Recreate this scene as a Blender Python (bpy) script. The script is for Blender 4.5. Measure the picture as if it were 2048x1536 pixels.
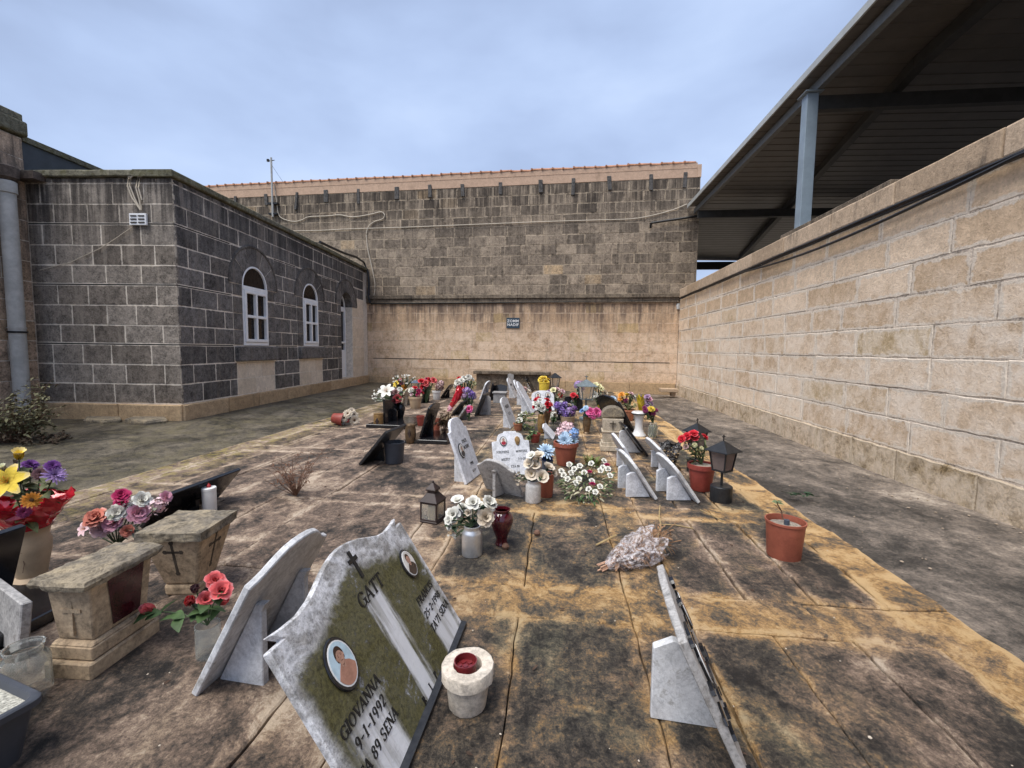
import bpy, bmesh, math, random
from math import sin, cos, pi, radians, sqrt, atan2
from mathutils import Vector, Matrix, noise as mnoise
for o in list(bpy.data.objects): bpy.data.objects.remove(o)
C = bpy.context.scene.collection
rnd = random.Random(7)

# ------------------------------------------------------------------ camera
CAM_H = 1.13
FPX, PITCH, ROLL, YAW = 888.494, 0.07844, 0.012274, -0.104356      # focal length for a 2048 px wide picture
fwd = Vector((sin(YAW)*cos(PITCH), cos(YAW)*cos(PITCH), -sin(PITCH)))
r0 = Vector((cos(YAW), -sin(YAW), 0)); u0 = r0.cross(fwd)
cr = r0*cos(ROLL)+u0*sin(ROLL); cu = u0*cos(ROLL)-r0*sin(ROLL)
EYE = Vector((0, 0, CAM_H))
cam_d = bpy.data.cameras.new('camera'); cam = bpy.data.objects.new('camera', cam_d); C.objects.link(cam)
cam_d.sensor_width = 36; cam_d.lens = FPX/2048*36; cam_d.clip_start = .02; cam_d.clip_end = 2000
m = Matrix((cr, cu, -fwd)).transposed().to_4x4(); m.translation = EYE; cam.matrix_world = m
bpy.context.scene.camera = cam
sc = bpy.context.scene
sc.render.resolution_x, sc.render.resolution_y = 1024, 768
sc.view_settings.view_transform = 'Standard'; sc.view_settings.look = 'None'
sc.view_settings.exposure = 1.56; sc.view_settings.gamma = 1

# ------------------------------------------------------------------ sky and sun
SUN_EL, SUN_AZ = radians(64), radians(224)        # azimuth clockwise from +Y: behind the viewer, to the left
world = bpy.data.worlds.new('World'); sc.world = world; world.use_nodes = True
wn = world.node_tree; wn.nodes.clear()
def wnode(t, **k):
    n = wn.nodes.new(t)
    for a, b in k.items(): setattr(n, a, b)
    return n
sky = wnode('ShaderNodeTexSky', sky_type='NISHITA', sun_disc=False, sun_elevation=SUN_EL, sun_rotation=SUN_AZ, air_density=1.3, dust_density=2.0)
wtc = wnode('ShaderNodeTexCoord'); wmap = wnode('ShaderNodeMapping'); wmap.inputs['Scale'].default_value = (1, 1, 2.3)
wn.links.new(wtc.outputs['Generated'], wmap.inputs['Vector'])
def wnoise(scale, detail, rough, dist, off=(0, 0, 0)):
    mp = wnode('ShaderNodeMapping'); mp.inputs['Location'].default_value = off
    wn.links.new(wmap.outputs[0], mp.inputs[0])
    n = wnode('ShaderNodeTexNoise'); n.inputs['Scale'].default_value = scale; n.inputs['Detail'].default_value = detail
    n.inputs['Roughness'].default_value = rough; n.inputs['Distortion'].default_value = dist
    wn.links.new(mp.outputs[0], n.inputs['Vector']); return n.outputs['Fac']
n1 = wnoise(1.9, 5, .50, .15, (3.1, .4, 1.7)); n2 = wnoise(1.0, 3, .45, .1, (5.3, 1.2, .3))
add = wnode('ShaderNodeMath', operation='ADD'); wn.links.new(n1, add.inputs[0]); wn.links.new(n2, add.inputs[1])
rmp = wnode('ShaderNodeValToRGB'); rmp.color_ramp.interpolation = 'B_SPLINE'; el = rmp.color_ramp.elements
el[0].position = .34; el[0].color = (.128, .158, .228, 1); el[1].position = .68; el[1].color = (.290, .335, .420, 1)
for q, c_ in ((.42, (.150, .188, .278, 1)), (.50, (.190, .240, .350, 1)), (.58, (.228, .282, .395, 1))): e = el.new(q); e.color = c_
mulh = wnode('ShaderNodeMath', operation='MULTIPLY'); mulh.inputs[1].default_value = .5
wn.links.new(add.outputs[0], mulh.inputs[0]); wn.links.new(mulh.outputs[0], rmp.inputs[0])
scl = wnode('ShaderNodeVectorMath', operation='SCALE'); scl.inputs['Scale'].default_value = 0.06
wn.links.new(sky.outputs[0], scl.inputs[0])
mixw = wnode('ShaderNodeMix', data_type='RGBA'); mixw.inputs[0].default_value = .9
wn.links.new(scl.outputs[0], mixw.inputs[6]); wn.links.new(rmp.outputs[0], mixw.inputs[7])
bg = wnode('ShaderNodeBackground'); bg.inputs['Strength'].default_value = .92
wn.links.new(mixw.outputs[2], bg.inputs[0]); wo = wnode('ShaderNodeOutputWorld'); wn.links.new(bg.outputs[0], wo.inputs[0])
sun_d = bpy.data.lights.new('sun', 'SUN'); sun_d.energy = 1.5; sun_d.angle = radians(42); sun_d.color = (1, .96, .9)
sun = bpy.data.objects.new('sun', sun_d); C.objects.link(sun)
sv = Vector((sin(SUN_AZ)*cos(SUN_EL), cos(SUN_AZ)*cos(SUN_EL), sin(SUN_EL)))
sun.rotation_euler = sv.to_track_quat('Z', 'Y').to_euler()

# ------------------------------------------------------------------ picture <-> place
def ray(px, py): return fwd+cr*((px-1024)/FPX)-cu*((py-768)/FPX)
def G(px, py, z=0.0):                       # the point of the ground (height z) seen at a place in the photograph
    d = ray(px, py); return EYE+d*((z-CAM_H)/d.z)
def onP(px, py, p0, n):
    d = ray(px, py); return EYE+d*((p0-EYE).dot(n)/d.dot(n))
def dep(p): return (p-EYE).dot(fwd)
def at(px, py, dd): return EYE+ray(px, py)*dd
def size(n, p): return n*dep(p)/FPX

# ------------------------------------------------------------------ meshes
class MB:
    def __init__(s): s.v = []; s.f = []; s.tone = []; s.edge = {}; s.mi = []; s.cur = 0
    def add(s, vs, fs, M=None, tone=None):
        o = len(s.v)
        for p in vs: s.v.append(tuple(M @ Vector(p)) if M else tuple(p))
        for f in fs: s.f.append([o+i for i in f]); s.tone.append(tone or (.5, .5, .5)); s.mi.append(s.cur)
        return o
    def box(s, c, d, M=None, tone=None):
        x, y, z = c; a, b, e = d[0]/2, d[1]/2, d[2]/2
        vs = [(x+i*a, y+j*b, z+k*e) for k in (-1, 1) for i, j in ((-1, -1), (1, -1), (1, 1), (-1, 1))]
        s.add(vs, [(3, 2, 1, 0), (4, 5, 6, 7), (0, 1, 5, 4), (1, 2, 6, 5), (2, 3, 7, 6), (3, 0, 4, 7)], M, tone)
    def lathe(s, prof, n=20, M=None, cap=(True, True), sq=1.0, tone=None):
        vs = []; fs = []
        for r, z in prof:
            for i in range(n):
                a = 2*pi*i/n+pi/n; vs.append((r*cos(a), r*sin(a)*sq, z))
        for j in range(len(prof)-1):
            for i in range(n):
                k = (i+1) % n; fs.append((j*n+i, j*n+k, (j+1)*n+k, (j+1)*n+i))
        if cap[0]: fs.append(tuple(range(n-1, -1, -1)))
        if cap[1]: fs.append(tuple((len(prof)-1)*n+i for i in range(n)))
        s.add(vs, fs, M, tone)
    def tube(s, pts, r, n=6, M=None, tone=None):
        pts = [Vector(p) for p in pts]; vs = []; fs = []; k = len(pts)
        up = Vector((0, 0, 1))
        for i, p in enumerate(pts):
            t = (pts[min(i+1, k-1)]-pts[max(i-1, 0)]).normalized()
            a = t.cross(up)
            if a.length < .05: a = t.cross(Vector((1, 0, 0)))
            a.normalize(); b = a.cross(t); rr = r[i] if isinstance(r, (list, tuple)) else r
            for j in range(n):
                g = 2*pi*j/n; vs.append(p+a*(rr*cos(g))+b*(rr*sin(g)))
        for i in range(k-1):
            for j in range(n):
                q = (j+1) % n; fs.append((i*n+j, i*n+q, (i+1)*n+q, (i+1)*n+j))
        fs.append(tuple(range(n-1, -1, -1))); fs.append(tuple((k-1)*n+i for i in range(n)))
        s.add(vs, fs, M, tone)
    def prism(s, poly, f, d0, d1, tone=None):          # poly of (a,b); f(a,b,d) -> point
        n = len(poly); vs = [f(a, b, d0) for a, b in poly]+[f(a, b, d1) for a, b in poly]
        fs = [tuple(range(n-1, -1, -1)), tuple(range(n, 2*n))]+[(i, (i+1) % n, n+(i+1) % n, n+i) for i in range(n)]
        s.add(vs, fs, None, tone)
def obj(name, mb, mt, parent=None, loc=None, rot=None, smooth=False, bevel=0, kind=None, seg=1):
    me = bpy.data.meshes.new(name); me.from_pydata(mb.v, [], mb.f); me.update()
    if any(mb.mi): me.polygons.foreach_set('material_index', mb.mi)
    if any(t != (.5, .5, .5) for t in mb.tone):
        a = me.attributes.new('tone', 'FLOAT_COLOR', 'FACE')
        a.data.foreach_set('color', [c for t in mb.tone for c in (*t, 1)])
    if mb.edge:
        a = me.attributes.new('edge', 'FLOAT', 'POINT'); a.data.foreach_set('value', [mb.edge.get(i, 0.0) for i in range(len(mb.v))])
    bm = bmesh.new(); bm.from_mesh(me); bmesh.ops.recalc_face_normals(bm, faces=bm.faces); bm.to_mesh(me); bm.free()
    if smooth:
        me.polygons.foreach_set('use_smooth', [True]*len(me.polygons))
        if smooth != 'all': me.set_sharp_from_angle(angle=radians(38))
    o = bpy.data.objects.new(name, me); C.objects.link(o)
    for mm in (mt if isinstance(mt, (list, tuple)) else [mt]): me.materials.append(mm)
    if parent: o.parent = parent
    if loc is not None: o.location = loc
    if rot is not None: o.rotation_euler = rot
    if bevel:
        b = o.modifiers.new('bevel', 'BEVEL'); b.width = bevel; b.segments = seg; b.limit_method = 'ANGLE'; b.angle_limit = radians(40)
    if kind: o['kind'] = kind
    return o
def tag(o, label, cat, group=None):
    o['label'] = label; o['category'] = cat
    if group: o['group'] = group
    return o
def thing(name, label, cat, loc=(0, 0, 0), rotz=0, group=None):
    o = bpy.data.objects.new(name, None); C.objects.link(o); o.location = loc; o.rotation_euler = (0, 0, rotz)
    o.empty_display_size = .05
    return tag(o, label, cat, group)

# ------------------------------------------------------------------ materials
class Mat:
    def __init__(s, name):
        s.m = bpy.data.materials.new(name); s.m.use_nodes = True; s.nt = s.m.node_tree
        s.b = s.nt.nodes['Principled BSDF']; s.geo = s.nd('ShaderNodeNewGeometry'); s.tc = s.nd('ShaderNodeTexCoord')
    def nd(s, t, **k):
        n = s.nt.nodes.new(t)
        for a, b in k.items(): setattr(n, a, b)
        return n
    def ln(s, a, b): s.nt.links.new(a, b)
    def put(s, sock, v):
        if hasattr(v, 'is_output'): s.ln(v, sock)
        elif isinstance(v, tuple) and len(v) == 3 and sock.type == 'RGBA': sock.default_value = (*v, 1)
        else: sock.default_value = v
    def vec(s, sx=1, sy=1, sz=1, obj=False, loc=(0, 0, 0), rot=(0, 0, 0)):
        mp = s.nd('ShaderNodeMapping'); mp.inputs['Scale'].default_value = (sx, sy, sz); mp.inputs['Location'].default_value = loc; mp.inputs['Rotation'].default_value = rot
        s.ln(s.tc.outputs['Object'] if obj else s.geo.outputs['Position'], mp.inputs[0]); return mp.outputs[0]
    def noise(s, scale, detail=4, rough=.6, dist=0, vec=None):
        n = s.nd('ShaderNodeTexNoise'); n.inputs['Scale'].default_value = scale; n.inputs['Detail'].default_value = detail
        n.inputs['Roughness'].default_value = rough; n.inputs['Distortion'].default_value = dist
        s.ln(vec if vec is not None else s.vec(), n.inputs['Vector']); return n.outputs['Fac']
    def voro(s, scale, vec=None, feat='F1'):
        n = s.nd('ShaderNodeTexVoronoi', feature=feat); n.inputs['Scale'].default_value = scale
        s.ln(vec if vec is not None else s.vec(), n.inputs['Vector']); return n.outputs['Distance']
    def step(s, v, a, b):                    # smooth ramp from 0 at a to 1 at b
        n = s.nd('ShaderNodeMapRange', interpolation_type='SMOOTHSTEP'); n.inputs[1].default_value = a; n.inputs[2].default_value = b
        if b < a: n.inputs[1].default_value = b; n.inputs[2].default_value = a; n.inputs[3].default_value = 1; n.inputs[4].default_value = 0
        s.put(n.inputs[0], v); return n.outputs[0]
    def mt(s, op, a, b=0.0, c=None):
        n = s.nd('ShaderNodeMath', operation=op); s.put(n.inputs[0], a); s.put(n.inputs[1], b)
        if c is not None: s.put(n.inputs[2], c)
        return n.outputs[0]
    def mul(s, a, b): return s.mt('MULTIPLY', a, b)
    def plus(s, a, b): return s.mt('ADD', a, b)
    def mix(s, f, a, b):
        n = s.nd('ShaderNodeMix', data_type='RGBA'); s.put(n.inputs[0], f); s.put(n.inputs[6], a); s.put(n.inputs[7], b); return n.outputs[2]
    def ramp(s, f, stops):
        n = s.nd('ShaderNodeValToRGB'); el = n.color_ramp.elements; s.put(n.inputs[0], f)
        for i, (p, c) in enumerate(stops):
            e = el[i] if i < 2 and len(el) > i else el.new(p)
            e.position = p; e.color = (*c, 1)
        return n.outputs[0]
    def scale(s, col, f):
        n = s.nd('ShaderNodeVectorMath', operation='SCALE'); s.put(n.inputs[0], col); s.put(n.inputs['Scale'], f); return n.outputs[0]
    def lin(s, v, a, b, c, d):
        n = s.nd('ShaderNodeMapRange'); s.put(n.inputs[0], v)
        for i, q in enumerate((a, b, c, d)): n.inputs[i+1].default_value = q
        return n.outputs[0]
    def band(s, v, c, w, soft):
        return s.step(s.mt('ABSOLUTE', s.mt('SUBTRACT', v, c)), w+soft, w-soft*.3)
    def attr(s, name):
        n = s.nd('ShaderNodeAttribute', attribute_name=name); return n
    def tone(s):
        sp = s.nd('ShaderNodeSeparateColor'); s.ln(s.attr('tone').outputs['Color'], sp.inputs[0]); return sp.outputs
    def xyz(s, obj=False):
        sp = s.nd('ShaderNodeSeparateXYZ'); s.ln(s.tc.outputs['Object'] if obj else s.geo.outputs['Position'], sp.inputs[0]); return sp.outputs
    def out(s, col, rough=.8, bump=None, dist=.01, strength=.6, spec=.3, **k):
        s.put(s.b.inputs['Base Color'], col); s.put(s.b.inputs['Roughness'], rough); s.b.inputs['Specular IOR Level'].default_value = spec
        if bump is not None:
            n = s.nd('ShaderNodeBump'); n.inputs['Strength'].default_value = strength; n.inputs['Distance'].default_value = dist
            s.ln(bump, n.inputs['Height']); s.ln(n.outputs[0], s.b.inputs['Normal'])
        for a, b in k.items(): s.put(s.b.inputs[a.replace('_', ' ')], b)
        return s.m
_mc = {}
def plain(name, col, rough=.5, var=.25, metal=0, spec=.4, bump=0, scale=25, trans=0, sub=0, coat=0):
    """paint, plastic, petals: a base colour with a little mottling of its own"""
    if name in _mc: return _mc[name]
    M = Mat(name); n = M.noise(scale, 5, .65, vec=M.vec(obj=True))
    dark = tuple(c*(1-var) for c in col); lite = tuple(min(1, c*(1+var*.6)+.01*var) for c in col)
    c = M.mix(M.step(n, .3, .7), dark, lite)
    k = {}
    if metal: k['Metallic'] = metal
    if trans: k['Transmission_Weight'] = trans
    if coat: k['Coat_Weight'] = coat
    if sub: k['Subsurface_Weight'] = sub; M.b.inputs['Subsurface Radius'].default_value = (.02, .02, .02)
    _mc[name] = M.out(c, rough, n if bump else None, .004, bump, spec, **k); return _mc[name]

def wall_mat(name, c0, c1, odd, stain, stain_amt, pale=None, zr=None, streak=7, bumps=.8, zstain=None, moss=0, oddp=.86, grain=.35, mort=None, smear=.5, light=None, mottle=.5, run=1.0):
    M = Mat(name); t = M.tone(); z = M.xyz()[2]
    base = M.mix(t[0], c0, c1)
    base = M.mix(M.step(t[1], oddp, oddp+.05), base, odd)
    g = M.noise(46, 8, .75); g2 = M.noise(4.5, 6, .65, .4); md = M.noise(15, 8, .74, .5)
    tx = M.plus(M.plus(M.mul(md, .42), M.mul(g, .34)), M.mul(g2, .24))
    base = M.scale(base, M.lin(tx, .41, .59, max(.22, 1-mottle*1.25), 1+mottle*1.05))
    base = M.mix(M.mul(M.step(g, .43, .33), min(1, grain*1.7)), base, tuple(x*.2 for x in c0))
    st = M.noise(1, 7, .66, .5, M.vec(streak, streak, .5)); st2 = M.noise(1, 6, .6, .3, M.vec(streak*3.1, streak*3.1, 1.1)); bl = M.noise(2.1, 6, .68, .5)
    s_ = M.plus(M.plus(M.mul(st, .45), M.mul(bl, .35)), M.mul(st2, .20))
    amt = M.step(s_, .575-stain_amt, .70-stain_amt)
    if zstain: amt = M.mt('MINIMUM', M.plus(M.mul(amt, .7), M.mul(M.mul(M.step(M.plus(s_, M.mul(M.mt('SUBTRACT', md, .5), .3)), .40, .56), M.step(z, *zstain)), .75)), 1.0)
    base = M.mix(M.mul(amt, .85*run), base, stain)
    if zstain: base = M.mix(M.mul(M.mul(M.step(M.plus(M.plus(M.mul(st, .5), M.mul(st2, .5)), M.mul(M.mt('SUBTRACT', md, .5), .35)), .43, .57), M.step(z, zstain[0]-.5, zstain[1])), .55), base, tuple(v*.8 for v in stain))
    if light:
        base = M.mix(M.mul(M.step(M.plus(M.mul(st, .6), M.mul(st2, .4)), .50, .36), .6), base, light)
    if pale:
        pn = M.plus(M.plus(M.mul(g2, .5), M.mul(md, .3)), M.mul(M.noise(1.1, 4, .6, .5), .2)); pm = M.mul(M.step(pn, .37, .64), M.mul(M.step(z, zr[0], zr[1]), M.step(z, zr[3], zr[2])))
        base = M.mix(M.mul(pm, .8), base, pale)
    if mort:
        ed = M.attr('edge').outputs['Fac']
        k = M.step(M.plus(ed, M.plus(M.mul(M.mt('SUBTRACT', md, .5), 1.5), M.mul(M.mt('SUBTRACT', g2, .5), 1.3))), 1.00-smear, 1.22-smear)
        base = M.mix(M.mul(k, .85), base, M.mix(M.step(g, .4, .6), mort, tuple(x*.8 for x in mort)))
    if moss:
        base = M.mix(M.mul(M.step(M.noise(9, 6, .7), .5, .64), moss), base, (.09, .085, .03))
    h = M.plus(M.mul(g, .35), M.plus(M.mul(md, .5), M.mul(g2, .4)))
    return M.out(base, .9, h, .02, bumps, .2)

# ------------------------------------------------------------------ block masonry
def block_wall(mb, F, u0, u1, rows, lens, gap=.012, bev=.006, proud=0.0, jit=.003, rag=0, ragn=3, holes=None, r=rnd, stag=True, back=-.03, tfun=None, sm=0):
    for k, (z0, z1) in enumerate(rows):
        segs = [(u0, u1)]
        for hu0, hu1, hz0, hz1 in (holes or []):
            if hz0 < z1-.01 and hz1 > z0+.01:
                ns = []
                for a, b in segs:
                    if hu1 <= a or hu0 >= b: ns.append((a, b)); continue
                    if hu0 > a+.02: ns.append((a, hu0))
                    if hu1 < b-.02: ns.append((hu1, b))
                segs = ns
        for a, b in segs:
            u = a; first = True
            while u < b-.001:
                L = r.uniform(*lens)
                if first and stag and k % 2: L *= .55
                first = False
                if b-(u+L) < lens[0]*.45: L = b-u
                e = min(u+L, b)
                g = gap/2; t = (r.random(), r.random(), r.random())
                if tfun: t = tfun((u+e)/2, (z0+z1)/2, t)
                d = proud+r.uniform(-jit, jit)
                x0, x1, y0, y1 = u+g, e-g, z0+g, z1-g
                def side(p, q, n):
                    out = []
                    for i in range(n):
                        f = i/n; out.append([p[0]+(q[0]-p[0])*f, p[1]+(q[1]-p[1])*f])
                    return out
                n = ragn if rag else 1
                nx = max(1, int(n*(x1-x0)/.3)) if rag else 1
                ring = side((x0, y0), (x1, y0), nx)+side((x1, y0), (x1, y1), n)+side((x1, y1), (x0, y1), nx)+side((x0, y1), (x0, y0), n)
                if rag:
                    for p in ring: p[0] += r.uniform(-rag, rag); p[1] += r.uniform(-rag, rag)
                cx, cy = (x0+x1)/2, (y0+y1)/2
                def inset(p, w):
                    return (p[0]+(w if p[0] < cx else -w) if abs(p[0]-cx) > (x1-x0)/2-3*rag-.02 else p[0], p[1]+(w if p[1] < cy else -w) if abs(p[1]-cy) > (y1-y0)/2-3*rag-.02 else p[1])
                N = len(ring)
                R = [[F(p[0], p[1], back) for p in ring], [F(p[0], p[1], d-bev) for p in ring], [F(*inset(p, bev), d) for p in ring]]
                if sm:
                    q = min(sm, (x1-x0)*.3, (y1-y0)*.3)
                    def ins2(p): return (min(max(p[0], x0+q), x1-q), min(max(p[1], y0+q), y1-q))
                    R.append([F(*ins2(p), d) for p in ring])
                vs = [p for l in R for p in l]; fs = [(j*N+i, j*N+(i+1) % N, (j+1)*N+(i+1) % N, (j+1)*N+i) for j in range(len(R)-1) for i in range(N)]+[tuple(range((len(R)-1)*N, len(R)*N))]
                o = mb.add(vs, fs, None, t)
                if sm:
                    for i in range(3*N): mb.edge[o+i] = 1.0
                u = e
def frame(O, U, N):
    return lambda u, z, d: (O.x+U.x*u+N.x*d, O.y+U.y*u+N.y*d, z)
def fbox(mb, F, u0, u1, z0, z1, d0, d1, tone=None):
    vs = [F(u, z, d) for d in (d0, d1) for u, z in ((u0, z0), (u1, z0), (u1, z1), (u0, z1))]
    mb.add(vs, [(3, 2, 1, 0), (4, 5, 6, 7), (0, 1, 5, 4), (1, 2, 6, 5), (2, 3, 7, 6), (3, 0, 4, 7)], None, tone)

# ------------------------------------------------------------------ the setting: where the walls stand
BETA, BB = -0.0681153, 0.0495015
nf = Vector((cos(BETA), -sin(BETA), 0)); nd = Vector((sin(BETA), cos(BETA), 0))       # chapel: out of its long side, along it
CC = Vector((-5.205, 5.632, 0))                                                     # chapel's near corner
XR = 3.17
bu = Vector((cos(BB), -sin(BB), 0)); bn = Vector((-sin(BB), -cos(BB), 0)); P0 = Vector((XR, 12.36, 0))
FF = frame(CC, nd, nf); FN = frame(CC, -nf, -nd); FB = frame(P0, bu, bn); FR = frame(Vector((XR, 0, 0)), Vector((0, 1, 0)), Vector((-1, 0, 0)))
GZ = .079
W0 = CC-nf*2.06; FW = frame(W0, -nd, nf)

# materials of the setting
PALE = (.72, .62, .52)
m_right = wall_mat('pale_limestone', (.56, .395, .245), (.78, .605, .435), (.54, .40, .23), (.46, .33, .21), -.03, (.84, .735, .615), (.05, .4, 1.2, 2.3), 4, 1.0, None, 0, .94, .14, (.80, .70, .58), .44, None, .19)
m_rmort = wall_mat('crumbling_mortar', (.52, .43, .34), (.66, .56, .46), (.5, .4, .3), (.22, .16, .11), .03, None, None, 6, 1.0)
m_rcap = wall_mat('coping_limestone', (.42, .31, .21), (.60, .46, .33), (.40, .29, .19), (.095, .08, .066), .055, None, None, 5, .6, None, 0, .9, .2, None, .5, None, .22)
m_rplin = wall_mat('plinth_limestone', (.42, .31, .18), (.54, .40, .26), (.36, .25, .12), (.20, .145, .085), .06, (.66, .56, .45), (-.3, -.2, .25, .5), 3, .9, None, 0, .9, .3, (.55, .45, .33), .3)
m_blow = wall_mat('stained_render_stone', (.56, .385, .245), (.70, .505, .335), (.56, .40, .21), (.18, .13, .10), .07, (.76, .61, .47), (.2, .5, 1.4, 1.9), 5, .8, (1.6, 2.4), 0, .9, .2, (.68, .53, .39), .25, None, .28)
m_blmort = wall_mat('render_joint', (.47, .34, .24), (.56, .41, .3), (.5, .4, .3), (.22, .16, .12), .05, None, None, 6, .7)
m_bup = wall_mat('soot_dark_stone', (0.165, 0.132, 0.101), (0.369, 0.292, 0.215), (0.506, 0.363, 0.220), (.050, .040, .033), .045, None, None, 8, 1.0, (4.4, 5.5), 0, .945, .45, (.50, .41, .30), .24, (.40, .32, .235), .5)
m_bumort = wall_mat('upper_mortar', (.36, .28, .2), (.46, .36, .26), (.4, .3, .2), (.085, .065, .05), .09, None, None, 9, .8)
m_band = wall_mat('concrete_band', (.53, .36, .25), (.60, .42, .30), (.5, .35, .25), (.33, .22, .15), .03, None, None, 1.2, .5, None, 0, .9, .12, None, .5, None, .15)
m_string = wall_mat('moulding_stone', (.15, .12, .09), (.25, .20, .145), (.2, .15, .1), (.055, .045, .038), .08, None, None, 8, .8)
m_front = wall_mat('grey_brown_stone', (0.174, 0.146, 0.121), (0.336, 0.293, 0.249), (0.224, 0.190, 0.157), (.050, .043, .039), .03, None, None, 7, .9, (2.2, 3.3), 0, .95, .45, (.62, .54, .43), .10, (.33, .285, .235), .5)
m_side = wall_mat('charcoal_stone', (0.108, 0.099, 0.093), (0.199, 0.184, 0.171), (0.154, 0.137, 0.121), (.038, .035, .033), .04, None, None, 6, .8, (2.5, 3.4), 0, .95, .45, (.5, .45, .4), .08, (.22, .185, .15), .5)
m_clean = wall_mat('clean_stone', (.66, .55, .42), (.76, .65, .52), (.7, .58, .45), (.45, .36, .27), .01, None, None, 5, .5, None, 0, .9, .2, None, .5, None, .15)
m_lmort = wall_mat('white_pointing', (.68, .60, .50), (.78, .70, .60), (.7, .6, .5), (.20, .165, .135), .01, None, None, 7, .5, (2.4, 3.3), 0, .9, .2, None, .5, None, .2)
m_lplin = wall_mat('chapel_plinth', (.44, .305, .175), (.54, .39, .24), (.42, .28, .15), (.20, .145, .085), .03, None, None, 4, .8, None, 0, .9, .2, None, .5, None, .25)
m_ccap = wall_mat('mossy_roof_edge', (.14, .13, .095), (.22, .205, .15), (.16, .15, .1), (.055, .05, .038), .05, None, None, 7, 1.0, None, .6)
m_hood = wall_mat('hood_stone', (.10, .088, .078), (.16, .14, .12), (.1, .09, .08), (.04, .035, .032), .05, None, None, 7, .8)
m_wing = wall_mat('wing_stone', (.44, .32, .23), (.50, .37, .27), (.42, .3, .2), (.085, .072, .062), .04, None, None, 5, .7, (1.9, 2.9))
m_dark = plain('dark_roof_sheet', (.035, .043, .052), .55, .2, scale=6)
m_steel = plain('blue_grey_steel', (.25, .31, .36), .45, .12, scale=5)
m_shedsteel = plain('dark_painted_steel', (.05, .05, .048), .5, .2, scale=5)
m_gutter = plain('grey_fascia', (.42, .43, .41), .5, .15, scale=4)
m_black = plain('black_rubber', (.012, .012, .013), .45, .3)
m_cable = plain('white_cable', (.55, .48, .38), .6, .2)
m_white = plain('white_frame_paint', (.84, .845, .85), .4, .06, scale=8)
m_pane = plain('dark_window_glass', (.016, .011, .009), .12, .3, spec=.15)
m_fan = plain('reddish_fanlight_glass', (.022, .014, .011), .15, .3, spec=.12)
m_tile = plain('terracotta_roof_tile', (.42, .20, .11), .85, .4, scale=9)
m_wood = plain('weathered_timber', (.10, .092, .085), .85, .5, scale=18, bump=.4)
m_pipe = plain('grey_pipe', (.46, .455, .43), .75, .2, scale=7)

def ground_mat():
    M = Mat('concrete_path'); x = M.xyz()[0]; y = M.xyz()[1]
    n = M.noise(2.4, 8, .66, .6, M.vec(1, .7, 1)); f = M.noise(55, 9, .80); b = M.noise(.8, 5, .62, .8); md = M.noise(12, 8, .74, .4, M.vec(1, .8, 1)); dot = M.noise(140, 5, .75)
    v = M.plus(M.plus(M.mul(n, .30), M.mul(md, .28)), M.plus(M.mul(f, .27), M.mul(dot, .15))); v = M.plus(M.mul(M.mt('SUBTRACT', v, .5), 3.2), .5)
    lf = M.step(x, -2.2, -3.4); v = M.plus(v, M.plus(M.mul(M.mul(M.step(x, 2.3, 3.15), n), .20), M.mul(M.step(b, .50, .62), -.10)))
    grey = M.ramp(v, [(.25, (.020, .018, .016)), (.40, (.064, .055, .046)), (.53, (.135, .112, .092)), (.68, (.245, .200, .160)), (.9, (.48, .41, .33))])
    brown = M.ramp(v, [(.25, (.020, .017, .012)), (.40, (.066, .056, .041)), (.53, (.135, .113, .080)), (.68, (.215, .180, .130)), (.9, (.38, .32, .24))])
    c = M.mix(lf, grey, brown)
    mossy = M.mul(M.step(x, -3.4, -3.9), M.step(M.plus(M.mul(M.noise(2.2, 7, .68, .6), .6), M.mul(md, .4)), .45, .58))
    c = M.mix(M.mul(mossy, .45), c, M.scale((.105, .088, .034), M.lin(v, .3, .7, .4, 1.5)))
    h = M.plus(M.plus(M.mul(f, .5), M.mul(n, .4)), M.mul(md, .6))
    return M.out(c, M.plus(.24, M.mul(n, .65)), h, .020, 1.0, .42)
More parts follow.
